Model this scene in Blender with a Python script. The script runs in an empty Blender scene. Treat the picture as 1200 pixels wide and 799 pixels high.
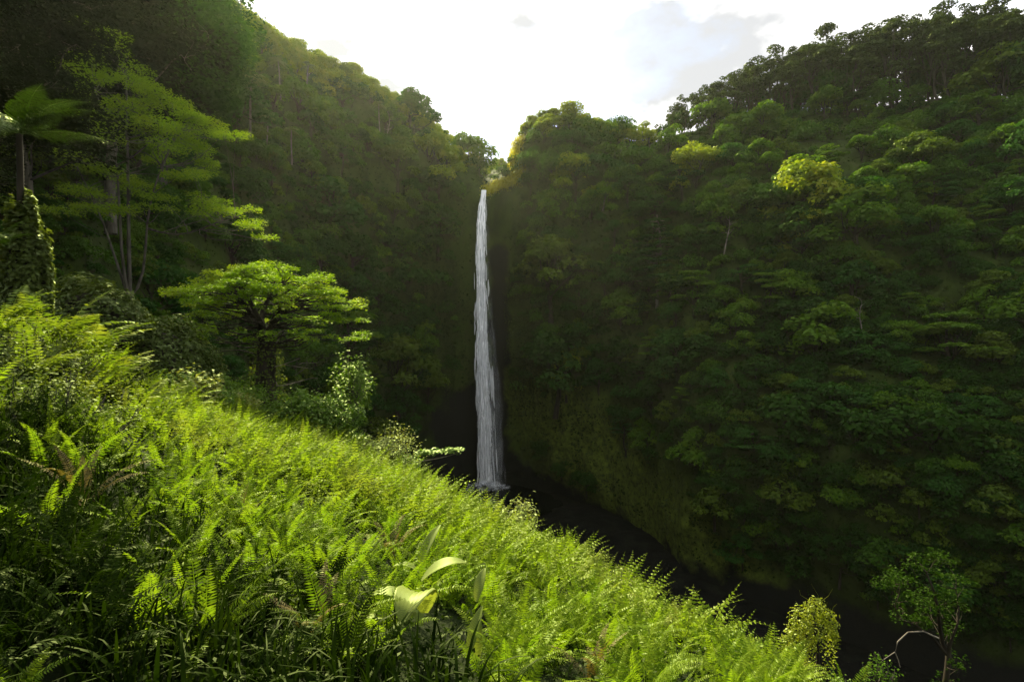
import bpy, math, random
import numpy as np

# ------------------------------------------------------------------ basics
S = bpy.context.scene
COL = S.collection
RNG = np.random.default_rng(7)
PI = math.pi
SRC_F = 600.0            # focal length of the photograph in its own pixels (1200 wide, 18 mm)


def W(px, py, Y):
    """a point of the place, from where it stands in the photograph and how far away it is"""
    return np.array([(px - 600.0) / SRC_F * Y, Y, (400.0 - py) / SRC_F * Y])


def proj(p):
    p = np.asarray(p, float)
    Y = np.maximum(p[..., 1], 1e-3)
    return 600 + p[..., 0] / Y * SRC_F, 400 - p[..., 2] / Y * SRC_F


def unit(v):
    v = np.asarray(v, float)
    return v / np.maximum(np.linalg.norm(v, axis=-1, keepdims=True), 1e-9)


# ------------------------------------------------------------------ numpy noise
_H = np.random.default_rng(3).random((64, 64, 64))


def vnoise(p):
    p = np.asarray(p, float)
    i = np.floor(p).astype(int)
    f = p - i
    f = f * f * (3 - 2 * f)
    out = 0
    for dx in (0, 1):
        wx = f[..., 0] if dx else 1 - f[..., 0]
        for dy in (0, 1):
            wy = f[..., 1] if dy else 1 - f[..., 1]
            for dz in (0, 1):
                wz = f[..., 2] if dz else 1 - f[..., 2]
                out = out + wx * wy * wz * _H[(i[..., 0] + dx) % 64, (i[..., 1] + dy) % 64, (i[..., 2] + dz) % 64]
    return out * 2 - 1


def fbm(p, octaves=4):
    a, s, t = 1.0, 0.0, 0.0
    for o in range(octaves):
        s = s + a * vnoise(np.asarray(p) * 2 ** o + 17.3 * o)
        t += a
        a *= 0.5
    return s / t


# ------------------------------------------------------------------ mesh helpers
class MB:
    """collects vertices and faces and links them as one mesh object"""

    def __init__(self):
        self.v, self.f, self.n = [], [], 0

    def add(self, v, f):
        v = np.asarray(v, np.float32).reshape(-1, 3)
        f = np.asarray(f, np.int64)
        if len(v) == 0 or len(f) == 0:
            return self
        self.v.append(v)
        self.f.append(f + self.n)
        self.n += len(v)
        return self

    def arrays(self):
        return np.concatenate(self.v), np.concatenate(self.f)

    def mesh(self, name, mat, smooth=False):
        V, F = self.arrays()
        me = bpy.data.meshes.new(name)
        me.vertices.add(len(V))
        me.vertices.foreach_set('co', V.ravel())
        k = F.shape[1]
        me.loops.add(F.size)
        me.loops.foreach_set('vertex_index', F.ravel().astype(np.int32))
        me.polygons.add(len(F))
        me.polygons.foreach_set('loop_start', np.arange(0, F.size, k, dtype=np.int32))
        if smooth:
            me.polygons.foreach_set('use_smooth', np.ones(len(F), bool))
        me.materials.append(mat)
        me.update(calc_edges=True)
        return me

    def build(self, name, mat, parent=None, smooth=False):
        return link(name, self.mesh(name, mat, smooth), parent)


def link(name, data, parent=None):
    o = bpy.data.objects.new(name, data)
    COL.objects.link(o)
    if parent is not None:
        o.parent = parent
    return o


def tag(o, label=None, cat=None, group=None, kind=None):
    if label:
        o['label'] = label
    if cat:
        o['category'] = cat
    if group:
        o['group'] = group
    if kind:
        o['kind'] = kind
    return o


def place(o, loc, rz=0.0, s=1.0, tilt=(0, 0)):
    o.location = [float(c) for c in loc]
    o.rotation_euler = (tilt[0], tilt[1], rz)
    o.scale = (s, s, s) if np.isscalar(s) else s
    return o


def copy_tree(o, parent=None):
    c = o.copy()
    COL.objects.link(c)
    c.parent = parent
    for ch in list(o.children):
        copy_tree(ch, c)
    return c


def grid_faces(nu, nv):
    i = np.arange(nu - 1)[:, None] * nv + np.arange(nv - 1)[None]
    i = i.ravel()
    return np.stack([i, i + nv, i + nv + 1, i + 1], 1)


def leaves(P, N, L, Wd, rng=RNG, T=None, fold=0.12, mid=0.45):
    """one folded lozenge leaf per point"""
    P = np.asarray(P, float)
    n = len(P)
    N = unit(N)
    if T is None:
        T = rng.normal(size=(n, 3))
    T = unit(T - N * (T * N).sum(1, keepdims=True))
    B = np.cross(N, T)
    L = np.broadcast_to(np.asarray(L, float), (n,))[:, None]
    Wd = np.broadcast_to(np.asarray(Wd, float), (n,))[:, None]
    v = np.stack([P - T * L * .5, P + T * L * (mid - .5) + B * Wd * .5 + N * Wd * fold,
                  P + T * L * .5 - N * L * .08, P + T * L * (mid - .5) - B * Wd * .5 + N * Wd * fold], 1)
    f = np.arange(4 * n).reshape(n, 4)
    return v.reshape(-1, 3), f


def tube(path, radii, sides=7):
    path = np.asarray(path, float)
    n = len(path)
    radii = np.broadcast_to(np.asarray(radii, float), (n,))
    t = unit(np.gradient(path, axis=0))
    ref = np.where(np.abs(t[:, 2:3]) < .9, np.array([[0, 0, 1.]]), np.array([[1., 0, 0]]))
    u = unit(np.cross(t, ref))
    w = np.cross(t, u)
    a = np.arange(sides) / sides * 2 * PI
    v = path[:, None] + radii[:, None, None] * (np.cos(a)[None, :, None] * u[:, None] + np.sin(a)[None, :, None] * w[:, None])
    f = []
    for i in range(n - 1):
        for j in range(sides):
            k = (j + 1) % sides
            f.append((i * sides + j, i * sides + k, (i + 1) * sides + k, (i + 1) * sides + j))
    return v.reshape(-1, 3), np.array(f)


def bend(a, b, k=6, amp=.12, rng=RNG, sag=0.0):
    a, b = np.asarray(a, float), np.asarray(b, float)
    t = np.linspace(0, 1, k)[:, None]
    d = np.linalg.norm(b - a)
    off = rng.normal(size=3) * amp * d
    off2 = rng.normal(size=3) * amp * d * .5
    return a + (b - a) * t + off * np.sin(PI * t) + off2 * np.sin(2 * PI * t) + np.array([0, 0, -sag * d]) * np.sin(PI * t)


def stamp(V, F, M, T):
    """copies of one small mesh: M (n,3,3) and T (n,3)"""
    v = np.einsum('nij,vj->nvi', M, V) + T[:, None]
    f = F[None] + (np.arange(len(T)) * len(V))[:, None, None]
    return v.reshape(-1, 3), f.reshape(-1, F.shape[1])


def rotz(a):
    a = np.asarray(a, float)
    M = np.zeros(a.shape + (3, 3))
    M[..., 0, 0] = np.cos(a); M[..., 0, 1] = -np.sin(a)
    M[..., 1, 0] = np.sin(a); M[..., 1, 1] = np.cos(a)
    M[..., 2, 2] = 1
    return M


# ------------------------------------------------------------------ materials
def newmat(name):
    m = bpy.data.materials.new(name)
    m.use_nodes = True
    m.node_tree.nodes.clear()
    return m, m.node_tree.nodes, m.node_tree.links


def rgb(c):
    return (c[0], c[1], c[2], 1)


def leaf_mat(name, c1, c2, trans=.45, tcol=(1.5, 1.5, .45), gloss=.05, rough=.5, patch=None, patch_scale=.6, stripes=None):
    """leaf blade: diffuse + light coming through the blade + a waxy sheen; every blade and every plant a little different"""
    m, N, L = newmat(name)
    out = N.new('ShaderNodeOutputMaterial')
    geo = N.new('ShaderNodeNewGeometry')
    oi = N.new('ShaderNodeObjectInfo')
    add = N.new('ShaderNodeMath'); add.operation = 'MULTIPLY_ADD'
    add.inputs[1].default_value = .55
    L.new(geo.outputs['Random Per Island'], add.inputs[0])
    mul = N.new('ShaderNodeMath'); mul.operation = 'MULTIPLY'; mul.inputs[1].default_value = .45
    L.new(oi.outputs['Random'], mul.inputs[0])
    L.new(mul.outputs[0], add.inputs[2])
    mix = N.new('ShaderNodeMix'); mix.data_type = 'RGBA'
    mix.inputs[6].default_value = rgb(c1); mix.inputs[7].default_value = rgb(c2)
    L.new(add.outputs[0], mix.inputs[0])
    col = mix.outputs[2]
    if patch is not None:
        tc = N.new('ShaderNodeTexCoord')
        nz = N.new('ShaderNodeTexNoise'); nz.inputs['Scale'].default_value = patch_scale; nz.inputs['Detail'].default_value = 2
        L.new(tc.outputs['Object'], nz.inputs['Vector'])
        rp = N.new('ShaderNodeMapRange'); rp.inputs[1].default_value = .5; rp.inputs[2].default_value = .68
        L.new(nz.outputs['Fac'], rp.inputs[0])
        mx = N.new('ShaderNodeMix'); mx.data_type = 'RGBA'
        mx.inputs[7].default_value = rgb(patch)
        L.new(rp.outputs[0], mx.inputs[0]); L.new(col, mx.inputs[6])
        col = mx.outputs[2]
    if stripes is not None:
        uv = N.new('ShaderNodeTexCoord')
        wv = N.new('ShaderNodeTexWave'); wv.inputs['Scale'].default_value = 26; wv.inputs['Distortion'].default_value = 1.2
        wv.bands_direction = 'Y'
        L.new(uv.outputs['Object'], wv.inputs['Vector'])
        mx = N.new('ShaderNodeMix'); mx.data_type = 'RGBA'
        mx.inputs[7].default_value = rgb(stripes)
        ml = N.new('ShaderNodeMath'); ml.operation = 'MULTIPLY'; ml.inputs[1].default_value = .6
        L.new(wv.outputs['Fac'], ml.inputs[0])
        L.new(ml.outputs[0], mx.inputs[0]); L.new(col, mx.inputs[6])
        col = mx.outputs[2]
    tm = N.new('ShaderNodeMix'); tm.data_type = 'RGBA'; tm.blend_type = 'MULTIPLY'; tm.inputs[0].default_value = 1
    tm.inputs[7].default_value = rgb(tcol)
    L.new(col, tm.inputs[6])
    dif = N.new('ShaderNodeBsdfDiffuse'); L.new(col, dif.inputs['Color'])
    tra = N.new('ShaderNodeBsdfTranslucent'); L.new(tm.outputs[2], tra.inputs['Color'])
    ms = N.new('ShaderNodeMixShader'); ms.inputs[0].default_value = trans
    L.new(dif.outputs[0], ms.inputs[1]); L.new(tra.outputs[0], ms.inputs[2])
    gl = N.new('ShaderNodeBsdfGlossy'); gl.inputs['Roughness'].default_value = rough
    gl.inputs['Color'].default_value = (.70, .85, .40, 1)
    fr = N.new('ShaderNodeLayerWeight'); fr.inputs['Blend'].default_value = .25
    fm = N.new('ShaderNodeMath'); fm.operation = 'MULTIPLY_ADD'; fm.inputs[1].default_value = gloss * .7; fm.inputs[2].default_value = gloss * .08
    L.new(fr.outputs['Fresnel'], fm.inputs[0])
    m2 = N.new('ShaderNodeMixShader'); L.new(fm.outputs[0], m2.inputs[0])
    L.new(ms.outputs[0], m2.inputs[1]); L.new(gl.outputs[0], m2.inputs[2])
    L.new(m2.outputs[0], out.inputs['Surface'])
    return m


def bark_mat(name, c1, c2, scale=3.0, lichen=None):
    m, N, L = newmat(name)
    out = N.new('ShaderNodeOutputMaterial')
    b = N.new('ShaderNodeBsdfPrincipled'); b.inputs['Roughness'].default_value = .9; b.inputs['Specular IOR Level'].default_value = .1
    tc = N.new('ShaderNodeTexCoord')
    mp = N.new('ShaderNodeMapping'); mp.inputs['Scale'].default_value = (1, 1, .25)
    nz = N.new('ShaderNodeTexNoise'); nz.inputs['Scale'].default_value = scale; nz.inputs['Detail'].default_value = 6
    L.new(tc.outputs['Object'], mp.inputs[0]); L.new(mp.outputs[0], nz.inputs['Vector'])
    cr = N.new('ShaderNodeValToRGB')
    cr.color_ramp.elements[0].position = .35; cr.color_ramp.elements[0].color = rgb(c1)
    cr.color_ramp.elements[1].position = .65; cr.color_ramp.elements[1].color = rgb(c2)
    L.new(nz.outputs['Fac'], cr.inputs[0]); L.new(cr.outputs[0], b.inputs['Base Color'])
    bp = N.new('ShaderNodeBump'); bp.inputs['Strength'].default_value = .6; bp.inputs['Distance'].default_value = .05
    L.new(nz.outputs['Fac'], bp.inputs['Height']); L.new(bp.outputs[0], b.inputs['Normal'])
    L.new(b.outputs[0], out.inputs['Surface'])
    return m


def ground_mat(name, cols, scale, bump=.4, rough=.95, stretch=(1, 1, 1), rock=None):
    m, N, L = newmat(name)
    out = N.new('ShaderNodeOutputMaterial')
    b = N.new('ShaderNodeBsdfPrincipled'); b.inputs['Roughness'].default_value = rough
    b.inputs['Specular IOR Level'].default_value = .06
    tc = N.new('ShaderNodeTexCoord')
    mp = N.new('ShaderNodeMapping'); mp.inputs['Scale'].default_value = stretch
    L.new(tc.outputs['Object'], mp.inputs[0])
    nz = N.new('ShaderNodeTexNoise'); nz.inputs['Scale'].default_value = scale; nz.inputs['Detail'].default_value = 10
    nz.inputs['Roughness'].default_value = .62
    L.new(mp.outputs[0], nz.inputs['Vector'])
    cr = N.new('ShaderNodeValToRGB')
    el = cr.color_ramp.elements
    el[0].position = .3; el[0].color = rgb(cols[0])
    el[1].position = .72; el[1].color = rgb(cols[-1])
    for k, c in enumerate(cols[1:-1]):
        e = el.new(.3 + .42 * (k + 1) / (len(cols) - 1)); e.color = rgb(c)
    L.new(nz.outputs['Fac'], cr.inputs[0])
    col = cr.outputs[0]
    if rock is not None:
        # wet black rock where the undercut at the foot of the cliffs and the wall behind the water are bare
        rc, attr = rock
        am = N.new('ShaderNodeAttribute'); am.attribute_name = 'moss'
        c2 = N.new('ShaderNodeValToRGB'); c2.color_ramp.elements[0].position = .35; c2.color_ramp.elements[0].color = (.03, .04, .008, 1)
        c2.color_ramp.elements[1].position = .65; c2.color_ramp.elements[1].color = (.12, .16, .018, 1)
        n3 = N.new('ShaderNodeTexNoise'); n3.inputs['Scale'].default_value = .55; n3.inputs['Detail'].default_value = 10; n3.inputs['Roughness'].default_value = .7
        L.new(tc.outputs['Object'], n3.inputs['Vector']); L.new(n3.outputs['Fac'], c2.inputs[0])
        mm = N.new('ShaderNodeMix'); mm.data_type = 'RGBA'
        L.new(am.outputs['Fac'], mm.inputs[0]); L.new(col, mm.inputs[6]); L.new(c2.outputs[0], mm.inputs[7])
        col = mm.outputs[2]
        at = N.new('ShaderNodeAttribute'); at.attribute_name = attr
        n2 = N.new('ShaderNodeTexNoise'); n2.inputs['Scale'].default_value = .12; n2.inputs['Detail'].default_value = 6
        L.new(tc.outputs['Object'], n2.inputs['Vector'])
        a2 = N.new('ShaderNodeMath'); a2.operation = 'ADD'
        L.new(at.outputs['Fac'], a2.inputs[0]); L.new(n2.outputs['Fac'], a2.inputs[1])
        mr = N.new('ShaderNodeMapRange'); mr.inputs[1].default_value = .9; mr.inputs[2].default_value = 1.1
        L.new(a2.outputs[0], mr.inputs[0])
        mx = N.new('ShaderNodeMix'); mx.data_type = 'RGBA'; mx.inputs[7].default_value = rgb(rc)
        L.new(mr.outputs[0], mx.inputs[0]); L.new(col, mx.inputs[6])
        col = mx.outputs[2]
    L.new(col, b.inputs['Base Color'])
    bp = N.new('ShaderNodeBump'); bp.inputs['Strength'].default_value = bump; bp.inputs['Distance'].default_value = 1.0
    L.new(nz.outputs['Fac'], bp.inputs['Height']); L.new(bp.outputs[0], b.inputs['Normal'])
    L.new(b.outputs[0], out.inputs['Surface'])
    return m


M = {}
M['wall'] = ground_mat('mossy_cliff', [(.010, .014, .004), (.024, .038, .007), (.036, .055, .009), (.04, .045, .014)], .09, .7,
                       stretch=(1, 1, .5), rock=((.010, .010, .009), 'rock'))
M['bank'] = ground_mat('dark_soil', [(.006, .009, .003), (.015, .022, .006), (.02, .03, .008)], 1.2, .4)
M['bed'] = ground_mat('gorge_rock', [(.002, .002, .002), (.006, .006, .005), (.012, .014, .008)], .2, .8, rough=1.0)
M['bark_dark'] = bark_mat('dark_bark', (.015, .012, .008), (.045, .038, .026))
M['bark_pale'] = bark_mat('pale_bark', (.08, .07, .055), (.22, .20, .16))
M['bark_grey'] = bark_mat('grey_bark', (.045, .04, .03), (.11, .10, .08))
M['leaf_dark'] = leaf_mat('dark_leaf', (0.0098, 0.0342, 0.0040), (0.0221, 0.0628, 0.0059), .35, patch=(0.0266, 0.0713, 0.0059), patch_scale=.35, gloss=0.025)
M['leaf_mid'] = leaf_mat('mid_leaf', (0.0319, 0.0816, 0.0044), (0.0742, 0.1496, 0.0088), .4, patch=(0.0920, 0.1542, 0.0088), patch_scale=.35, gloss=0.03)
M['leaf_mass'] = leaf_mat('forest_leaf', (0.0169, 0.0519, 0.0030), (0.0420, 0.1048, 0.0059), .38, patch=(0.0581, 0.1098, 0.0059), patch_scale=.06)
M['leaf_blue'] = leaf_mat('blue_green_leaf', (0.0127, 0.0499, 0.0076), (0.0317, 0.0891, 0.0122), .35, patch=(0.0243, 0.0784, 0.0069), patch_scale=.35, gloss=0.025)
M['leaf_sun_tint'] = leaf_mat('sun_tint_leaf', (0.1043, 0.1615, 0.0084), (0.1879, 0.2384, 0.0175), .45, patch=(0.2227, 0.2462, 0.0210), patch_scale=.5)  # sunlit yellow green painted into the leaf colour
M['leaf_olive'] = leaf_mat('olive_leaf', (0.0392, 0.0726, 0.0055), (0.0816, 0.1270, 0.0099), .4, patch=(0.0784, 0.1225, 0.0077), patch_scale=.35)
M['leaf_ridge'] = leaf_mat('ridge_leaf', (.016, .028, .008), (.038, .058, .012), .3)
M['leaf_sun_gold'] = leaf_mat('sun_tint_grass', (.26, .26, .02), (.40, .36, .03), .5)
M['leaf_umbrella'] = leaf_mat('feathery_leaf', (0.0745, 0.1534, 0.0064), (0.1490, 0.2422, 0.0127), .5, patch=(0.1788, 0.2422, 0.0158), patch_scale=.4)
M['leaf_layered'] = leaf_mat('layered_leaf', (0.0750, 0.1520, 0.0072), (0.1500, 0.2400, 0.0126), .55, patch=(0.1650, 0.2400, 0.0180), patch_scale=.3)  # lightened colour stands in for sun the hill blocks
M['leaf_cliff'] = leaf_mat('cliff_herb', (0.0073, 0.0187, 0.0025), (0.0186, 0.0396, 0.0049), .3, patch=(0.0259, 0.0396, 0.0049), patch_scale=.05)
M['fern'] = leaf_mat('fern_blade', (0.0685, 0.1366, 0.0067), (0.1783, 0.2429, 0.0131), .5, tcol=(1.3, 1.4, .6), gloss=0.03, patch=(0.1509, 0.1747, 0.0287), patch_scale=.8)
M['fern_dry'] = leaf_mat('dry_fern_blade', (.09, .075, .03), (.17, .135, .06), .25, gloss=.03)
M['fern_shade_tint'] = leaf_mat('shade_tint_fern_blade', (0.0039, 0.0109, 0.0012), (0.0132, 0.0249, 0.0023), .28, gloss=0.02)  # shade of the lower left bank put into the fern colour
M['bracken'] = leaf_mat('bracken_blade', (0.0550, 0.1008, 0.0105), (0.1210, 0.1656, 0.0210), .45, gloss=0.04, patch=(0.1540, 0.1728, 0.0350), patch_scale=.9)
M['grass'] = leaf_mat('grass_blade', (0.0039, 0.0109, 0.0012), (0.0125, 0.0241, 0.0019), .3, gloss=0.012)  # darkened like the ferns, lower left shade in the colour
M['bush'] = leaf_mat('glossy_bush_leaf', (0.0480, 0.1080, 0.0096), (0.1056, 0.1836, 0.0176), .4, gloss=.10)
M['bush_pale'] = leaf_mat('pale_bush_leaf', (.13, .17, .04), (.24, .25, .08), .45, gloss=.08)
M['shrub_small'] = leaf_mat('small_shrub_leaf', (0.0320, 0.0510, 0.0112), (0.0960, 0.1275, 0.0280), .4, gloss=0.035)
M['pleat'] = leaf_mat('pleated_leaf', (.17, .22, .05), (.24, .28, .07), .35, gloss=.06, rough=.5, stripes=(.10, .15, .03))
M['palm'] = leaf_mat('palm_frond', (.06, .09, .03), (.12, .15, .06), .35, gloss=.1)
M['treefern'] = leaf_mat('tree_fern_blade', (0.0084, 0.0210, 0.0028), (0.0210, 0.0420, 0.0042), .4, gloss=.14, rough=.3)
M['slender_leaf'] = leaf_mat('slender_tree_leaf', (0.0077, 0.0238, 0.0017), (0.0218, 0.0490, 0.0035), .35, gloss=0.01)  # dimmed colour stands in for shadow on this sunlit tree
M['shade_leaf'] = leaf_mat('corner_shade_leaf', (0.0060, 0.0105, 0.0030), (0.0150, 0.0240, 0.0053), .15, gloss=.03)  # near-black colour stands in for darkness at the upper left
M['vine'] = leaf_mat('vine_leaf', (.12, .17, .012), (.25, .27, .03), .45, gloss=.08)
M['vine_dark'] = leaf_mat('dark_vine_leaf', (.03, .05, .01), (.075, .10, .018), .4, gloss=.08)

# ------------------------------------------------------------------ the canyon: one surface from the pool bed up the cliffs to the plateau
CW = [
    (-1700, [(7, -40), (8, -16), (11, -2), (16, 12), (24, 28), (34, 48), (60, 60)]),
    (-600, [(14, -40), (16, -14), (20, 0), (26, 16), (34, 36), (46, 60), (80, 80)]),
    (-200, [(24, -48), (26, -16), (33, 2), (42, 22), (54, 46), (70, 72), (110, 90)]),
    (0, [(34, -58), (37, -16), (45, 4), (56, 26), (72, 56), (95, 90), (140, 112)]),
    (100, [(42, -62), (47, -16), (55, 4), (70, 32), (92, 64), (118, 96), (170, 115)]),
    (200, [(58, -66), (63, -22), (75, 2), (97, 36), (122, 70), (150, 99), (200, 112)]),
    (270, [(80, -67), (87, -28), (103, 4), (125, 42), (146, 80), (174, 105), (230, 112)]),
    (330, [(108, -67), (115, -36), (131, 4), (150, 44), (165, 82), (191, 103), (250, 108)]),
    (400, [(150, -68), (157, -42), (169, 4), (181, 48), (190, 84), (214, 106), (270, 108)]),
    (450, [(188, -69), (192, -46), (199, 4), (205, 50), (211, 84), (234, 108), (290, 112)]),
    (500, [(222, -70), (222, -50), (222, 4), (225, 52), (229, 80), (258, 105), (300, 106)]),
    (540, [(238, -70), (236, -52), (235, 4), (235, 50), (239, 67), (345, 124), (420, 124)]),
    (558, [(244, -70), (242, -52), (240, 4), (239, 50), (239, 66), (365, 126), (440, 126)]),
    (576, [(244, -70), (242, -52), (240, 4), (239, 50), (238, 65.5), (330, 96), (460, 156)]),
    (590, [(243, -70), (241, -50), (238, 4), (237, 50), (237, 70), (320, 102), (460, 156)]),
    (606, [(240, -70), (237, -48), (233, 4), (232, 52), (234, 82), (252, 98), (330, 102)]),
    (622, [(235, -70), (231, -46), (229, 4), (229, 54), (233, 86), (246, 100), (320, 104)]),
    (660, [(221, -70), (218, -42), (219, 4), (221, 52), (226, 82), (240, 101), (310, 104)]),
    (720, [(199, -70), (199, -40), (206, 4), (212, 48), (222, 78), (250, 98), (320, 100)]),
    (770, [(173, -70), (174, -38), (190, 4), (202, 44), (219, 74), (250, 97), (320, 103)]),
    (800, [(151, -70), (154, -38), (176, 4), (192, 43), (215, 74), (248, 100), (310, 106)]),
    (860, [(135, -70), (138, -36), (164, 4), (183, 43), (211, 77), (243, 104), (300, 108)]),
    (940, [(123, -70), (126, -36), (152, 4), (172, 44), (204, 79), (237, 106), (290, 108)]),
    (1000, [(115, -70), (118, -36), (144, 4), (164, 44), (196, 78), (228, 102), (280, 104)]),
    (1100, [(103, -70), (106, -36), (132, 4), (156, 40), (178, 70), (206, 96), (270, 101)]),
    (1200, [(93, -70), (96, -36), (120, 4), (144, 38), (166, 68), (194, 91), (260, 98)]),
    (1500, [(71, -70), (74, -36), (94, 4), (114, 34), (134, 60), (160, 80), (220, 90)]),
    (1900, [(51, -70), (54, -36), (70, 4), (88, 28), (106, 50), (126, 66), (180, 80)]),
    (3200, [(16, -70), (18, -36), (26, 2), (36, 18), (46, 34), (60, 46), (90, 56)]),
]
_cpx = np.array([c[0] for c in CW], float)
_cY = np.array([[k[0] for k in c[1]] for c in CW], float)
_cZ = np.array([[k[1] for k in c[1]] for c in CW], float)
NU, NV = 680, 190
# columns are spread evenly over the photograph's width and then out past it
PXC = np.concatenate([np.linspace(-1700, -90, 70, endpoint=False), np.linspace(-90, 1290, 540, endpoint=False), np.linspace(1290, 3200, 70)])
TH = np.arctan((PXC - 600) / SRC_F)
KV = np.linspace(0, 1, 7)
SV = np.linspace(0, 1, NV)


def _cr(y, s):
    """smooth curve through the seven heights of a column (monotone cubic)"""
    h = KV[1] - KV[0]
    d = np.diff(y, axis=-1) / h
    m = np.zeros_like(y)
    m[..., 0] = d[..., 0]; m[..., -1] = d[..., -1]
    a, b = d[..., :-1], d[..., 1:]
    m[..., 1:-1] = np.where(a * b > 0, 2 * a * b / (a + b + 1e-12), 0)
    i = np.clip((s / h).astype(int), 0, 5)
    t = (s - i * h) / h
    y0, y1, m0, m1 = y[..., i], y[..., i + 1], m[..., i] * h, m[..., i + 1] * h
    return (2 * t**3 - 3 * t**2 + 1) * y0 + (t**3 - 2 * t**2 + t) * m0 + (-2 * t**3 + 3 * t**2) * y1 + (t**3 - t**2) * m1


CYc = np.stack([np.interp(PXC, _cpx, _cY[:, k]) for k in range(7)], 1)
CZc = np.stack([np.interp(PXC, _cpx, _cZ[:, k]) for k in range(7)], 1)
WY = _cr(CYc, SV)
WZ = _cr(CZc, SV)
RAD = WY / np.cos(TH)[:, None]
WX = RAD * np.sin(TH)[:, None]
WP = np.stack([WX, WY, WZ], 2)
# ribs, gullies and ledges, pushed in and out along the line from the middle of the gorge
near_fall = np.exp(-((PXC - 572) / 26.0) ** 2)[:, None]
amp = np.clip(RAD / 200, .12, 1.0) * (1 - .8 * near_fall)
rib = fbm(WP * np.array([.045, .045, .012]) + 4.2, 4) * 9.0
lump = fbm(WP * .03 + 9.1, 4) * 9.0
fine = fbm(WP * .16 + 31., 3) * 2.2
env = np.clip(SV / .1, 0, 1) * np.clip((1 - SV) / .3, 0, 1)
disp = (rib + lump + fine) * amp * (.35 + .65 * env[None])
RAD2 = RAD + disp * np.clip(env[None] + .15, 0, 1)
WP = np.stack([RAD2 * np.sin(TH)[:, None], RAD2 * np.cos(TH)[:, None], WZ], 2)
WPX, WPY = proj(WP)
gu, gv = np.gradient(WP, axis=(0,))[0] if False else np.gradient(WP, axis=0), np.gradient(WP, axis=1)
WN = unit(np.cross(gu, gv))
WN *= np.where(WN[..., 2:3] < 0, -1, 1)
# bare wet rock: low undercut, and the recess behind the water
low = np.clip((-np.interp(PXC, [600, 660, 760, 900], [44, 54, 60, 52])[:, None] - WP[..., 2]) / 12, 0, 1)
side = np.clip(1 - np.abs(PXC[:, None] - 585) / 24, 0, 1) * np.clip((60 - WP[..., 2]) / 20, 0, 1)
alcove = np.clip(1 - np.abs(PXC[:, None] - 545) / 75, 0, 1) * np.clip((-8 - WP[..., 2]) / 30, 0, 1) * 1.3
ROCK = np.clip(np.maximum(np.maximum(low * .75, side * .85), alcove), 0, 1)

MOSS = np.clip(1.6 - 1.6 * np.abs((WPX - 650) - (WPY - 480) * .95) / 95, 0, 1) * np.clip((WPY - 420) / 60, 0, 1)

# far skirt out to the horizon
far = WP[:, -1:, :] * np.array([[[7.0, 7.0, .5]]])
V = np.concatenate([WP, far], 1)
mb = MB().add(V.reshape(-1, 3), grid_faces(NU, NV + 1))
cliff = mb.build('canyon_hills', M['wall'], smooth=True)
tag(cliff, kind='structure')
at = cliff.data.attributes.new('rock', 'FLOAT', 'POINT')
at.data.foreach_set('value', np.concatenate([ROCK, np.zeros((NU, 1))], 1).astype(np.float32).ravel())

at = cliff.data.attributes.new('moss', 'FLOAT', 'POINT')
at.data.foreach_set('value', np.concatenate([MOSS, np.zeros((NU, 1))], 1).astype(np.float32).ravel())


def wall_at(px, py):
    """the first point of the canyon side met on the way up the column at px, where it shows at height py"""
    i = int(np.clip(np.searchsorted(PXC, px), 1, NU - 2))
    col = WPY[i]
    j = np.where(col <= py)[0]
    j = int(j[0]) if len(j) else NV - 2
    return WP[i, j].copy(), WN[i, j].copy(), ROCK[i, j], SV[j]


# ------------------------------------------------------------------ the near bank that the ferns grow on
BK = [  # px, distance of its brow, height in the photograph of the growth on the brow, height of the ground 2.8 m out, drop beyond
    (-700, 5, 250, -2.0, .1), (-300, 8, 290, -2.1, .1), (0, 13, 352, -2.2, .1), (60, 14, 366, -2.2, .15), (130, 17, 400, -2.25, .2), (200, 21, 452, -2.3, .4),
    (300, 29, 482, -2.35, .8), (400, 29, 508, -2.4, 1.1), (500, 24, 564, -2.45, 1.2), (600, 19, 618, -2.5, 1.2), (700, 14.5, 668, -2.5, 1.2),
    (800, 11, 714, -2.5, 1.2), (900, 9, 752, -2.5, 1.2), (1000, 8, 800, -2.6, 1.2), (1100, 7.5, 860, -2.7, 1.2), (1300, 7, 960, -3, 1.2), (2000, 5, 1200, -3.2, 1.2), (3200, 3.5, 1500, -3.3, 1.2)]
_b = np.array(BK, float)
VEG = .7


def bank_par(px):
    return [np.interp(px, _b[:, 0], _b[:, k]) for k in range(1, 5)]


def bank_z(X, Y):
    X, Y = np.asarray(X, float), np.maximum(np.asarray(Y, float), .3)
    px = 600 + X / np.maximum(Y, 2.0) * SRC_F
    yc, hc, zn, dr = bank_par(px)
    zc = (400 - hc) / SRC_F * yc - VEG
    sl = (zc - zn) / (yc - 2.8)
    t = np.clip((Y - 2.8) / (yc - 2.8), -.4, None)
    z = zn + (zc - zn) * t
    d = np.maximum(Y - yc, 0)
    sight = zc / yc
    q = np.minimum(d, 6)
    z = z + (np.minimum(sight, sl) - .15 - dr * .4 - sl) * d - dr * .06 * q * q - dr * .55 * np.maximum(d - 6, 0)
    z = z + fbm(np.stack([X * .35, Y * .35, X * 0], -1), 3) * .22 * np.clip(Y / 6, .3, 1.6)
    z = z + fbm(np.stack([X * .11 + 3, Y * .11, X * 0], -1), 2) * .55 * np.clip((Y - 5) / 9, 0, 1)
    return z


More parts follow.
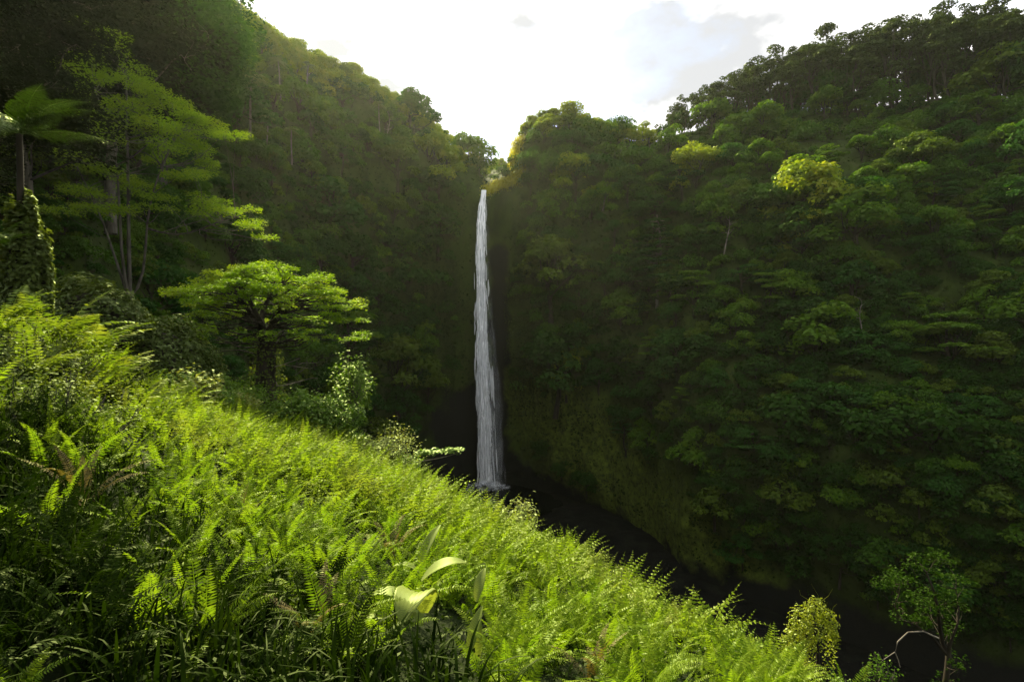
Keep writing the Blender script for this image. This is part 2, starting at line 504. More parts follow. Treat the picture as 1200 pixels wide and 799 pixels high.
bpx = np.linspace(-1600, 2800, 300)
bY = np.concatenate([np.linspace(.6, 8, 60), np.linspace(8.2, 34, 110), np.linspace(35, 75, 40)])
gx = (bpx[:, None] - 600) / SRC_F * bY[None]
gz = np.maximum(bank_z(gx, np.broadcast_to(bY, gx.shape)), -69.0)
gV = np.stack([gx, np.broadcast_to(bY, gx.shape), gz], 2)
bank = MB().add(gV.reshape(-1, 3), grid_faces(len(bpx), len(bY))).build('fern_bank_ground', M['bank'], smooth=True)
tag(bank, kind='structure')
# hillside behind the lookout
hx = np.linspace(-90, 90, 60); hy = np.linspace(-90, 1.4, 40)
HX, HY = np.meshgrid(hx, hy, indexing='ij')
HZ = -2.75 + np.maximum(0, -HY - 4) * .75 + fbm(np.stack([HX * .08, HY * .08, HX * 0], -1), 3) * 2 * np.clip(-HY / 10, 0, 1) - np.maximum(np.abs(HX) - 3, 0) * .35 * np.clip((HY + 10) / 10, 0, 1)
tag(MB().add(np.stack([HX, HY, HZ], 2).reshape(-1, 3), grid_faces(60, 40)).build('hillside_ground', M['bank'], smooth=True), kind='structure')

# gorge floor and pool
fx = np.linspace(-130, 190, 90); fy = np.linspace(20, 262, 90)
FX, FY = np.meshgrid(fx, fy, indexing='ij')
FZ = -69.2 + fbm(np.stack([FX * .07, FY * .07, FX * 0], -1), 5) * 3.2 + np.clip((FX - 6) / 12, 0, 1) * 2.6
pool_d = np.hypot(FX + 10, (FY - 226) * 1.0)
FZ = FZ - 4 * np.clip((30 - pool_d) / 12, 0, 1)
tag(MB().add(np.stack([FX, FY, FZ], 2).reshape(-1, 3), grid_faces(90, 90)).build('gorge_ground', M['bed'], smooth=True), kind='structure')
m, N, L = newmat('dark_pool_water')
out = N.new('ShaderNodeOutputMaterial'); b = N.new('ShaderNodeBsdfPrincipled')
b.inputs['Base Color'].default_value = (.003, .004, .003, 1); b.inputs['Roughness'].default_value = .2; b.inputs['Specular IOR Level'].default_value = .3
tc = N.new('ShaderNodeTexCoord'); nz = N.new('ShaderNodeTexNoise'); nz.inputs['Scale'].default_value = .9; nz.inputs['Detail'].default_value = 4
bp = N.new('ShaderNodeBump'); bp.inputs['Strength'].default_value = .35; bp.inputs['Distance'].default_value = .25
L.new(tc.outputs['Object'], nz.inputs['Vector']); L.new(nz.outputs['Fac'], bp.inputs['Height']); L.new(bp.outputs[0], b.inputs['Normal'])
L.new(b.outputs[0], out.inputs['Surface'])
M['pool'] = m
ang = np.linspace(0, 2 * PI, 60, endpoint=False)
rr = 30 + fbm(np.stack([np.cos(ang) * 2, np.sin(ang) * 2, ang * 0], -1), 3) * 8
ring = np.stack([-10 + rr * np.cos(ang), 224 + rr * np.sin(ang), np.full(60, -67.4)], 1)
pv = [ring * np.array([1, 1, 1]) * 1.0]
ctr = np.array([-10, 224, -67.4])
lay = np.concatenate([ctr + (ring - ctr) * s for s in (.01, .35, .7, 1.0)])
pf = []
for k in range(3):
    for j in range(60):
        pf.append((k * 60 + j, k * 60 + (j + 1) % 60, (k + 1) * 60 + (j + 1) % 60, (k + 1) * 60 + j))
tag(MB().add(lay, np.array(pf)).build('pool_water', M['pool'], smooth=True), kind='structure')

# ------------------------------------------------------------------ the waterfall
def water_mat(name, dens, sx, sz, cov, soft, col=(.86, .89, .90)):
    m, N, L = newmat(name)
    out = N.new('ShaderNodeOutputMaterial')
    tc = N.new('ShaderNodeTexCoord')
    mp = N.new('ShaderNodeMapping'); mp.inputs['Scale'].default_value = (sx, sx * .4, sz)
    L.new(tc.outputs['Object'], mp.inputs[0])
    nz = N.new('ShaderNodeTexNoise'); nz.inputs['Scale'].default_value = 1; nz.inputs['Detail'].default_value = 9; nz.inputs['Roughness'].default_value = .74
    nz.inputs['Distortion'].default_value = .4
    L.new(mp.outputs[0], nz.inputs['Vector'])
    # the stream is thickest in its middle and frays at its sides and lower down
    at = N.new('ShaderNodeAttribute'); at.attribute_name = 'thick'
    nc = N.new('ShaderNodeMath'); nc.operation = 'MULTIPLY_ADD'; nc.inputs[1].default_value = 2.2; nc.inputs[2].default_value = -.6
    L.new(nz.outputs['Fac'], nc.inputs[0])
    ad = N.new('ShaderNodeMath'); ad.operation = 'ADD'; L.new(nc.outputs[0], ad.inputs[0]); L.new(at.outputs['Fac'], ad.inputs[1])
    mr = N.new('ShaderNodeMapRange'); mr.inputs[1].default_value = 1 - cov; mr.inputs[2].default_value = 1 - cov + soft
    mr.inputs[4].default_value = dens
    L.new(ad.outputs[0], mr.inputs[0])
    lw = N.new('ShaderNodeLayerWeight'); lw.inputs['Blend'].default_value = .5
    iv = N.new('ShaderNodeMapRange'); iv.inputs[1].default_value = .95; iv.inputs[2].default_value = .45
    L.new(lw.outputs['Facing'], iv.inputs[0])
    fa = N.new('ShaderNodeMath'); fa.operation = 'MULTIPLY'; L.new(mr.outputs[0], fa.inputs[0]); L.new(iv.outputs[0], fa.inputs[1])
    d = N.new('ShaderNodeBsdfDiffuse'); d.inputs['Color'].default_value = rgb(col)
    t = N.new('ShaderNodeBsdfTranslucent'); t.inputs['Color'].default_value = rgb(col)
    mx = N.new('ShaderNodeMixShader'); mx.inputs[0].default_value = .12
    L.new(d.outputs[0], mx.inputs[1]); L.new(t.outputs[0], mx.inputs[2])
    tr = N.new('ShaderNodeBsdfTransparent')
    m2 = N.new('ShaderNodeMixShader'); L.new(fa.outputs[0], m2.inputs[0]); L.new(tr.outputs[0], m2.inputs[1]); L.new(mx.outputs[0], m2.inputs[2])
    L.new(m2.outputs[0], out.inputs['Surface'])
    return m


M['stream'] = water_mat('white_falling_water', 1.0, 1.0, .09, .60, .14, (.97, .975, .975))
M['strand'] = water_mat('loose_white_water', .6, .8, .05, .62, .5, (.95, .96, .96))
M['veil'] = water_mat('thin_falling_spray', .26, .6, .05, .5, .6)
M['splash'] = water_mat('splash_mist', .3, .35, .35, .55, .5)


def stream(name, mat, parent, cx, hw, dep, zt, zb, thick, seed, nz=170, na=20):
    """a closed, lens-shaped column of falling water; cx, hw, dep and thick are functions of the drop 0..1"""
    t = np.linspace(0, 1, nz)
    a = np.linspace(0, 2 * PI, na, endpoint=False)
    z = zt + (zb - zt) * t
    wob = fbm(np.stack([t * 34, np.full(nz, seed), np.zeros(nz)], 1), 4)
    wob2 = fbm(np.stack([t * 34, np.full(nz, seed + 7.7), np.zeros(nz)], 1), 4)
    X = cx(t)[:, None] + np.cos(a)[None] * (hw(t) * (1 + .16 * wob))[:, None] + (.14 * hw(t) * wob2)[:, None]
    yv = 236.6 - 4.2 * np.sqrt(np.clip(t, 0, 1)) * 1.0
    Yv = yv[:, None] + np.sin(a)[None] * dep(t)[:, None]
    Vv = np.stack([X, Yv, np.broadcast_to(z[:, None], X.shape)], 2)
    f = []
    for i in range(nz - 1):
        for j in range(na):
            k = (j + 1) % na
            f.append((i * na + j, i * na + k, (i + 1) * na + k, (i + 1) * na + j))
    o = MB().add(Vv.reshape(-1, 3), np.array(f)).build(name, mat, parent, smooth=True)
    c = np.cos(a)[None]
    th = thick(t)[:, None] - .75 * np.abs(c) ** 3
    at = o.data.attributes.new('thick', 'FLOAT', 'POINT')
    at.data.foreach_set('value', th.astype(np.float32).ravel())
    return o


fall = tag(link('waterfall', None), 'tall narrow white waterfall plunging from the notch into the dark pool', 'waterfall')
cxm = lambda t: np.interp(t, [0, .08, .2, .5, .8, 1], [-13.0, -14.0, -14.3, -13.6, -12.2, -11.9])
stream('main_stream', M['stream'], fall, cxm, lambda t: np.interp(t, [0, .04, .12, .25, .5, .75, 1], [1.3, 1.6, 2.2, 2.1, 2.9, 3.8, 4.7]),
       lambda t: .8 + 1.4 * t, 69.5, -67.0, lambda t: np.interp(t, [0, .1, .4, .7, 1], [.5, .40, .24, .12, .06]), 1.3)
# the loose strands and tatters of water that come away from it on the way down
rw = np.random.default_rng(17)
mb = MB(); ths = []
for k in range(520):
    t0 = rw.random() ** .8 * .9; ln = rw.uniform(.03, .10) * (.6 + t0)
    t = np.linspace(t0, min(1, t0 + ln), 9)
    spread = np.interp(t, [0, .1, .5, 1], [1.0, 1.9, 2.8, 4.4])
    u_ = np.clip(rw.normal() * .5, -1.3, 1.3)
    w_ = rw.uniform(.06, .42) * np.sin(PI * np.linspace(.03, .97, 9)) ** .7
    X = cxm(t) + u_ * spread + rw.normal() * .15 + fbm(np.stack([t * 60, t * 0 + k, t * 0], 1), 2) * .22
    z = 69.5 - 136.3 * t; Yv = 236.6 - 4.2 * np.sqrt(t) - rw.uniform(.6, 2.2) * (.4 + t)
    ang_ = np.linspace(0, 2 * PI, 9)[:-1]
    v = np.stack([X[:, None] + np.cos(ang_) * w_[:, None], Yv[:, None] + np.sin(ang_) * w_[:, None] * .6, np.broadcast_to(z[:, None], (9, 8))], 2)
    f = [(i * 8 + j, i * 8 + (j + 1) % 8, (i + 1) * 8 + (j + 1) % 8, (i + 1) * 8 + j) for i in range(8) for j in range(8)]
    mb.add(v.reshape(-1, 3), np.array(f)); ths.append(np.full(72, .3))
so = mb.build('loose_strands', M['strand'], fall, smooth=True)
so.data.attributes.new('thick', 'FLOAT', 'POINT').data.foreach_set('value', np.concatenate(ths).astype(np.float32))
stream('side_stream', M['stream'], fall, lambda t: cxm(t) + np.interp(t, [0, .15, 1], [-.6, -1.6, -1.2]), lambda t: .5 + 1.2 * t, lambda t: .4 + .8 * t, 66.0, -66.8,
       lambda t: np.interp(t, [0, .15, .5, 1], [.25, .2, .05, -.02]), 5.1)
stream('spray_veil', M['veil'], fall, lambda t: cxm(t) + 1.4 + 2.2 * t, lambda t: 2.6 + 6.0 * t ** 1.1, lambda t: 1.2 + 2.5 * t, 66.0, -66.6, lambda t: np.interp(t, [0, .2, .6, 1], [-.05, .05, .2, .3]), 9.6)
# splash: low plumes where the stream meets the pool
sv = MB()
tv = []
for k in range(60):
    r_ = RNG
    a = r_.uniform(0, 2 * PI); d = abs(r_.normal()) * 4.6
    c0 = np.array([-12.0 + math.cos(a) * d * 1.5, 231.5 + math.sin(a) * d * .8, -66.4 + max(0, 2.2 - d * .35)])
    rx, rz = r_.uniform(1.6, 3.4), r_.uniform(.8, 2.3)
    u = np.linspace(0, PI, 9); w = np.linspace(0, 2 * PI, 14)
    U, Wv = np.meshgrid(u, w, indexing='ij')
    P = np.stack([np.sin(U) * np.cos(Wv) * rx, np.sin(U) * np.sin(Wv) * rx, np.cos(U) * rz], 2) + c0
    P += fbm(P * .8, 3)[..., None] * .5
    sv.add(P.reshape(-1, 3), grid_faces(9, 14))
    tv.append(np.full(9 * 14, .15 - d * .03))
so = sv.build('splash', M['splash'], fall, smooth=True)
so.data.attributes.new('thick', 'FLOAT', 'POINT').data.foreach_set('value', np.concatenate(tv).astype(np.float32))

# ------------------------------------------------------------------ trees
def crown_lobes(lobes, dens, size, rng, up=.5, shell=.55, aspect=.62):
    """leaf clumps through the outer part of every lobe (centre, radii)"""
    mb = MB()
    for c, r in lobes:
        c, r = np.asarray(c, float), np.asarray(r, float)
        area = 4 * PI * (((r[0] * r[1]) ** 1.6 + (r[0] * r[2]) ** 1.6 + (r[1] * r[2]) ** 1.6) / 3) ** (1 / 1.6)
        n = max(30, int(area * dens / (size * size)))
        d = unit(rng.normal(size=(n, 3)))
        d[:, 2] = np.where(d[:, 2] < -.25, -d[:, 2] * rng.uniform(.2, 1, n), d[:, 2])
        d = unit(d)
        bump = 1 + .22 * fbm(d * 2.2 + c, 3)
        rad = (shell + (1 - shell) * rng.random(n) ** .6) * bump
        keep = fbm(d * 3.0 + c * 1.7 + 5, 2) > -.34
        P = c + d * r * rad[:, None]
        Nn = unit(d * .7 + np.array([0, 0, up]) + rng.normal(size=(n, 3)) * .45)
        sz = size * rng.uniform(.6, 1.35, n)
        v, f = leaves(P[keep], Nn[keep], sz[keep], sz[keep] * aspect, rng)
        mb.add(v, f)
    return mb


def make_tree(name, kind, seed, leaf, bark, leaf_size=.5):
    """a tree about 10 m tall with its foot at the origin: trunk with limbs, and a crown"""
    rng = np.random.default_rng(seed)
    root = link(name, None)
    tk = MB()
    lobes = []
    if kind == 'round':
        h = 10.0
        top = np.array([rng.normal() * .5, rng.normal() * .5, 5.4])
        for k in range(rng.integers(10, 15)):
            a = rng.uniform(0, 2 * PI); rr_ = 3.6 * math.sqrt(rng.random())
            z = 8.6 - (rr_ / 3.6) ** 2 * rng.uniform(2.0, 8.2) + rng.normal() * .5
            s = rng.uniform(1.1, 2.2)
            lobes.append(((rr_ * math.cos(a), rr_ * math.sin(a), z), (s * 1.15, s * 1.15, s * .95)))
    elif kind == 'tall':
        top = np.array([rng.normal() * .4, rng.normal() * .4, 6.2])
        for k in range(rng.integers(11, 16)):
            a = rng.uniform(0, 2 * PI); z = rng.uniform(3.9, 9.8)
            rr_ = rng.uniform(.2, 1.0) * (2.0 - .22 * abs(z - 7))
            s = rng.uniform(.5, 1.05)
            lobes.append(((rr_ * math.cos(a), rr_ * math.sin(a), z), (s * 1.2, s * 1.2, s * .75)))
    elif kind == 'layered':
        top = np.array([rng.normal() * .4, rng.normal() * .4, 7.6])
        for k in range(rng.integers(12, 17)):
            a = rng.uniform(0, 2 * PI); z = rng.uniform(4.2, 9.6)
            rr_ = rng.uniform(.4, 1.0) * (4.2 * (1 - ((z - 4.2) / 6.2) ** 1.8) + .3)
            s = rng.uniform(.8, 1.7)
            lobes.append(((rr_ * math.cos(a), rr_ * math.sin(a), z), (s * 1.3, s * 1.3, s * .32)))
    elif kind == 'bush':
        top = np.array([0, 0, 3.0])
        for k in range(rng.integers(7, 11)):
            a = rng.uniform(0, 2 * PI); rr_ = 4.0 * math.sqrt(rng.random())
            z = 4.2 - (rr_ / 4.0) ** 2 * 2.4 + rng.normal() * .7
            s = rng.uniform(1.2, 2.2)
            lobes.append(((rr_ * math.cos(a), rr_ * math.sin(a), z), (s, s, s * .85)))
    elif kind == 'tiered':   # straight stem, level whorls of branches
        top = np.array([0, 0, 9.8])
        for z in np.arange(2.4, 9.9, .95):
            for k in range(5):
                a = k * 2 * PI / 5 + z * 1.7 + rng.normal() * .2
                R_ = 3.6 * (1 - ((z - 2.0) / 9.0) ** 1.5) + .4
                lobes.append(((R_ * .6 * math.cos(a), R_ * .6 * math.sin(a), z + rng.normal() * .1), (R_ * .42, R_ * .42, .26)))
    r0 = {'round': .28, 'tall': .17, 'layered': .26, 'bush': .2, 'tiered': .16}[kind]
    base = np.array([0, 0, -1.6])
    path = np.concatenate([[base], bend((0, 0, 0), top, 6, .04, rng)])
    tk.add(*tube(path, np.linspace(r0 * 1.2, r0 * .5, len(path)), 7))
    for c, r in lobes:
        if kind == 'tiered':
            st = np.array([0, 0, c[2]])
        else:
            st = path[rng.integers(3, len(path))]
        tk.add(*tube(bend(st, np.asarray(c) - np.array([0, 0, r[2] * .2]), 5, .08, rng), np.linspace(r0 * .42, r0 * .1, 5), 5))
    tk.build('trunk', M[bark], root, smooth=True)
    crown_lobes(lobes, 2.4 if kind in ('layered', 'tiered') else 2.0, leaf_size, rng, up=1.2 if kind in ('layered', 'tiered') else .55).build('crown', M[leaf], root)
    return root


class Kind:
    """a few different trees of one kind; every further one is a copy of one of them with its own parts"""

    def __init__(self, name, shape, specs, bark, leaf_size=.5, seed=1):
        self.protos = [[make_tree(name, shape, seed * 100 + i, lf, bark, leaf_size), False] for i, lf in enumerate(specs)]

    def put(self, loc, height, label, cat, group, i=None, width=None, rng=RNG):
        i = int(rng.integers(len(self.protos))) if i is None else i % len(self.protos)
        p = self.protos[i]
        o = p[0] if not p[1] else copy_tree(p[0])
        p[1] = True
        s = height / 10.0
        w = s * (width or rng.uniform(.85, 1.2))
        place(o, loc, rng.uniform(0, 2 * PI), (w, w, s), (rng.normal() * .05, rng.normal() * .05))
        return tag(o, label, cat, group)

    def drop_unused(self):
        for o, used in self.protos:
            if not used:
                for ch in list(o.children):
                    bpy.data.objects.remove(ch)
                bpy.data.objects.remove(o)


broad = Kind('broadleaf_tree', 'round', ['leaf_dark', 'leaf_mid', 'leaf_blue', 'leaf_olive', 'leaf_mid', 'leaf_dark', 'leaf_blue'], 'bark_dark', .62, 1)
feath = Kind('feathery_tree', 'layered', ['leaf_mid', 'leaf_dark', 'leaf_blue', 'leaf_mid'], 'bark_dark', .45, 2)
bushk = Kind('rounded_shrub', 'bush', ['leaf_mid', 'leaf_blue', 'leaf_dark', 'leaf_olive'], 'bark_dark', .62, 3)
ridge = Kind('ridge_tree', 'tall', ['leaf_ridge'] * 5, 'bark_dark', .30, 4)
sunny = Kind('sun_tint_tree', 'round', ['leaf_sun_tint', 'leaf_sun_tint', 'leaf_sun_tint'], 'bark_dark', .5, 5)
rimk = Kind('rim_tree', 'round', ['leaf_sun_tint', 'leaf_sun_tint', 'leaf_sun_tint', 'leaf_olive'], 'bark_grey', .5, 6)  # rim sunlight put into the leaf colour of most of these


def skyline_ground(px, dv=0.0):
    """the ridge line of the canyon side in the column at px: the highest point seen"""
    i = int(np.clip(np.searchsorted(PXC, px), 1, NU - 2))
    j = int(np.argmin(WPY[i]))
    j = int(np.clip(j + dv * NV, 0, NV - 2))
    return WP[i, j].copy(), WPY[i, j]


# tall dark trees on the right-hand ridge, sky between their stems
SK_R = np.array([(765, 148), (790, 112), (850, 84), (900, 62), (940, 44), (1000, 26), (1060, 16), (1100, 10), (1200, 5), (1300, 0)], float)
n = 0
for row, (dv, step, x0) in enumerate([(0.02, 10.5, 770), (-.035, 14, 776)]):
    for px in np.arange(x0, 1262, step):
        x = px + RNG.uniform(-4, 4)
        g, gy = skyline_ground(x, dv)
        ty = np.interp(x, SK_R[:, 0], SK_R[:, 1]) + (abs(RNG.normal()) * 8) + row * 10
        h = max(6, (proj(g)[1] - ty) / SRC_F * g[1])
        lab = 'tall dark tree standing against the sky on the right ridge' if row == 0 else 'dark tree just below the crest of the right ridge'
        ridge.put(g - np.array([0, 0, .6]), h, lab, 'tree', 'tall trees along the right ridge' if row == 0 else 'trees below the crest of the right ridge', width=RNG.uniform(.8, 1.15))

for px in np.arange(772, 1262, 5.5):
    x = px + RNG.uniform(-3, 3)
    if RNG.random() < (.85 if 985 < x < 1075 else .35):
        continue
    g, gy = skyline_ground(x, RNG.uniform(-.02, .03))
    ty = np.interp(x, SK_R[:, 0], SK_R[:, 1])
    h = (gy - ty) / SRC_F * g[1] * RNG.uniform(.3, .75)
    bushk.put(g - np.array([0, 0, .8]), max(4, h * 1.5), 'dark shrub filling the gap under the tall trees of the right ridge', 'shrub', 'shrubs under the ridge trees', width=RNG.uniform(.4, .7), i=2)

# trees on the left skyline, the far side valley and the bright shoulder right of the notch
for (xa, xb, step, hlo, hhi, lab, grp) in [
        (228, 480, 8.5, 7.5, 12, 'sunlit tree on the left rim against the bright sky', 'trees on the left rim'),
        (486, 590, 7.5, 7, 11, 'hazy tree on the far slope behind the notch', 'trees on the slope behind the notch'),
        (616, 768, 8.5, 6.5, 10, 'sunlit tree on the shoulder just right of the waterfall notch', 'trees on the shoulder right of the notch')]:
    for px in np.arange(xa, xb, step):
        for dv in (0.015, -.05):
            x = px + RNG.uniform(-4, 4)
            g, _ = skyline_ground(x, dv)
            rimk.put(g - np.array([0, 0, .5]), RNG.uniform(hlo, hhi), lab, 'tree', grp)

# trees and shrubs over the canyon sides, evenly over what the photograph shows of them
def bank_brow(px):
    return np.interp(px, _b[:, 0], _b[:, 2])


cands = []
tries = 0
acc = np.zeros((0, 3))
while tries < 12000:
    tries += 1
    x, y = RNG.uniform(-40, 1240), RNG.uniform(-20, 760)
    if y > bank_brow(x) + 4:
        continue
    if 536 < x < 604 and y > 215 or 582 < x < 616 and y < 236 or abs(x - 576) < 66 and y > 330:
        continue
    p, nrm, rock, sv_ = wall_at(x, y)
    if sv_ > .86 or abs(proj(p)[1] - y) > 9:
        continue
    if p[1] < 38:
        continue
    steep = 1 - nrm[2]
    if rock > .35:
        continue
    # sheer mossy faces beside the water keep few trees
    sheer = np.exp(-((x - 560) / 62) ** 2) * np.clip((y - 225) / 60, 0, 1)
    moss = np.clip(1.5 - 1.5 * abs((x - 650) - (y - 480) * .95) / 85, 0, 1) * np.clip((y - 440) / 50, 0, 1)
    if RNG.random() < max(sheer, moss) * 1.05:
        continue
    sp = RNG.choice([18, 26, 38, 58], p=[.36, .32, .22, .10])
    if abs(x - 570) < 24 + sp * .85 and y > 200:
        continue
    if len(acc) and (np.hypot(acc[:, 0] - x, acc[:, 1] - y) < (acc[:, 2] + sp) * .36).any():
        continue
    acc = np.vstack([acc, [x, y, sp]])
    cands.append((x, y, sp, p, nrm))

nb = [0, 0, 0]
for (x, y, sp, p, nrm) in cands:
    sz = sp / SRC_F * p[1]
    on_left = x < 566
    side_ = 'left' if on_left else 'right'
    band = 'upper' if y < (230 if on_left else 300) else 'lower'
    u = RNG.random()
    if (sp <= 20 and u < .75 or y > 520) and nb[2] < 290:
        nb[2] += 1
        bushk.put(p - nrm * .1 * sz, sz * 1.9, f'small rounded shrub clinging to the {band} {side_} canyon side', 'shrub', f'shrubs on the {band} {side_} canyon side')
    elif u < .10 and nb[1] < 290:
        nb[1] += 1
        feath.put(p + nrm * .1 * sz - np.array([0, 0, .45 * sz]), sz * 1.55, f'flat layered feathery tree on the {band} {side_} canyon side', 'tree', f'feathery trees on the {band} {side_} canyon side')
    elif nb[0] < 290:
        nb[0] += 1
        bi = int(RNG.choice([1, 4, 1, 3, 6])) if (y < 330 and x > 580 or y < 200) and RNG.random() < .8 else None  # lighter leaf variants high up, part of the glow put into colour
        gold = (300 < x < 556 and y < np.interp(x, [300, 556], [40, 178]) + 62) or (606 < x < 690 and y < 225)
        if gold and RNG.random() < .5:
            sunny.put(p + nrm * .1 * sz - np.array([0, 0, .6 * sz]), sz * 1.6, 'tree with sunlit yellow green painted into its leaves just under the ' + ('left rim' if on_left else 'shoulder right of the notch'), 'tree', 'sunlit trees under the left rim' if on_left else 'sunlit trees under the shoulder')
            continue
        broad.put(p + nrm * .1 * sz - np.array([0, 0, .68 * sz]), sz * 1.6, f'round leafy tree on the {band} {side_} canyon side', 'tree', f'leafy trees on the {band} {side_} canyon side', i=bi)
for k in range(26):
    x, y = RNG.uniform(578, 604), RNG.uniform(186, 212)
    p, nrm, _, _ = wall_at(x, y)
    bushk.put(p - np.array([0, 0, .4]), RNG.uniform(8, 13) / SRC_F * p[1] * 1.3, 'shrub in the stream valley behind the lip of the waterfall', 'shrub', 'shrubs in the valley behind the lip')
print('wall plants', len(cands), nb)

# single trees that stand out, their sunlight put into the leaf colour
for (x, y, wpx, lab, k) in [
        (818, 196, 62, 'tree with sunlit lime green painted into its leaves at the upper left of the right canyon side', sunny),
        (935, 232, 92, 'large tree painted sunlit yellow green on the right canyon side below the tall ridge trees', sunny),
        (925, 290, 34, 'small tree painted sunlit pale yellow directly below the large lit tree on the right side', sunny),
        (662, 440, 44, 'tree painted sunlit bright green leaning out alone from the mossy cliff right of the waterfall', sunny),
        (505, 178, 52, 'tree painted sunlit yellow green on the left spur beside the notch', sunny)]:
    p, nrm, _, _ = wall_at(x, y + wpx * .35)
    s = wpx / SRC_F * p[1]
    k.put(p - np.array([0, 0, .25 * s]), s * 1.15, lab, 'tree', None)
p, nrm, _, _ = wall_at(768, 352)
t = make_tree('tiered_tree', 'tiered', 77, 'leaf_blue', 'bark_pale', .4)
place(t, p + np.array([0, -1.5, -1.0]), .4, 100 / SRC_F * p[1] / 10)
tag(t, 'straight pale stemmed tree with level tiers of branches on the right canyon side', 'tree')
for k_ in (broad, feath, bushk, ridge, sunny, rimk):
    k_.drop_unused()

# palms on the left canyon side
def make_palm(seed):
    rng = np.random.default_rng(seed)
    root = link('palm_tree', None)
    path = bend((0, 0, -1), (rng.normal() * .4, rng.normal() * .4, 8.4), 8, .03, rng)
    MB().add(*tube(path, np.linspace(.2, .12, 8), 7)).build('trunk', M['bark_pale'], root, smooth=True)
    mb = MB()
    for k in range(15):
        a = k * 2.4; el = rng.uniform(-.3, 1.2)
        t = np.linspace(0, 1, 14)
        d = np.array([math.cos(a), math.sin(a), 0])
        pts = path[-1] + d * (t * 2.6 * math.cos(el * .7))[:, None] + np.array([0, 0, 1]) * (t * 2.2 * math.sin(el) - 1.6 * t ** 2)[:, None]
        tang = unit(np.gradient(pts, axis=0)); side_ = unit(np.cross(tang, [0, 0, 1.]))
        for s in (-1, 1):
            T = unit(side_ * s + tang * .5 - np.array([0, 0, .45]))
            Nn = unit(np.cross(T, tang))
            v, f = leaves(pts + T * .4, Nn, .95 * np.sin(PI * (t * .85 + .1)) + .1, .13, rng, T)
            mb.add(v, f)
    mb.build('crown', M['palm'], root)
    return root


pp = make_palm(5)
first = True
for (x, yb, yt, lab) in [(280, 165, 98, 'grey green palm standing clear on the upper left canyon side'), (300, 178, 140, 'short palm beside the tallest palm of the left side'),
                         (437, 160, 128, 'pale palm below the left rim near its sunny crest'), (352, 118, 84, 'thin palm high on the left rim in the sun'),
                         (330, 196, 158, 'low palm half hidden in the left canyon forest'), (318, 120, 78, 'slim palm just left of the sunlit rim palm')]:
    p, nrm, _, _ = wall_at(x, yb)
    o = pp if first else copy_tree(pp)
    first = False
    place(o, p + nrm * 3.0, RNG.uniform(0, 6), (yb - yt) / SRC_F * p[1] / 9.0)
    tag(o, lab, 'palm')

# pale bare trunks here and there in the forest
def bare_tree(seed):
    q = np.random.default_rng(seed)
    mb = MB()
    pth = bend((0, 0, -1), (q.normal() * .7, q.normal() * .7, 9), 9, .04, q)
    mb.add(*tube(pth, np.linspace(.2, .05, 9), 6))
    for k in range(8):
        st = pth[q.integers(4, 9)]; a = q.uniform(0, 2 * PI); l_ = q.uniform(.8, 2.4)
        mb.add(*tube(bend(st, st + np.array([math.cos(a) * l_, math.sin(a) * l_, q.uniform(.5, 1.8)]), 5, .1, q), np.linspace(.07, .02, 5), 4))
    return mb.build('bare_tree', M['bark_pale'], smooth=True)


for k, (x, y, h, lab) in enumerate([(278, 60, 60, 'pale bare trunk near the top of the left skyline'), (246, 150, 55, 'pale bare trunk right behind the layered tree'), (372, 190, 42, 'pale bare trunk in the middle of the left canyon forest'),
                                    (448, 170, 36, 'pale bare trunk below the left rim near the notch'), (420, 300, 38, 'pale bare trunk low on the left canyon side'), (850, 300, 40, 'pale bare trunk in the middle of the right canyon forest'),
                                    (705, 250, 34, 'pale bare trunk high on the right side near the waterfall'), (1010, 400, 40, 'pale bare trunk far right in the dark forest'), (655, 470, 26, 'leaning pale stem on the mossy cliff')]):
    p, nrm, _, _ = wall_at(x, y)
    o = bare_tree(300 + k)
    place(o, p + nrm * 2.0, k * 1.3, h / SRC_F * p[1] / 9)
    tag(o, lab, 'dead tree')

# ------------------------------------------------------------------ what covers the canyon sides between the trees
mb = MB()
tries = 0
pts, nr, szs = [], [], []
for k in range(33000):
    x, y = RNG.uniform(-60, 1420), RNG.uniform(-30, 770)
    if y > bank_brow(x) + 8 or (abs(x - 574) < 24 and y > 222):
        continue
    p, nrm, rock, sv_ = wall_at(x, y)
    if rock > .5 or RNG.random() < rock * 1.2 or p[1] < 30:
        continue
    moss = np.clip(1.5 - 1.5 * abs((x - 650) - (y - 480) * .95) / 85, 0, 1) * np.clip((y - 440) / 50, 0, 1)
    if RNG.random() < moss * .35:
        continue
    pts.append(p); nr.append(nrm); szs.append(p[1] / 200)
pts, nr, szs = np.array(pts), np.array(nr), np.array(szs)
K = 7
P = np.repeat(pts, K, 0) + RNG.normal(size=(len(pts) * K, 3)) * np.repeat(szs, K)[:, None] * np.array([1.2, 1.2, 1.3])
Nn = unit(np.repeat(nr, K, 0) * .8 + np.array([0, -.1, .5]) + RNG.normal(size=P.shape) * .5)
P += np.repeat(nr, K, 0) * np.repeat(szs, K)[:, None] * RNG.uniform(-.2, .7, len(P))[:, None]
s_ = np.repeat(szs, K) * RNG.uniform(.5, 1.25, len(P))
cover = MB().add(*leaves(P, Nn, s_ * 1.15, s_ * .8)).build('cliff_undergrowth', M['leaf_cliff'])  # darkened leaves stand in for shade between the crowns
tag(cover, kind='stuff')

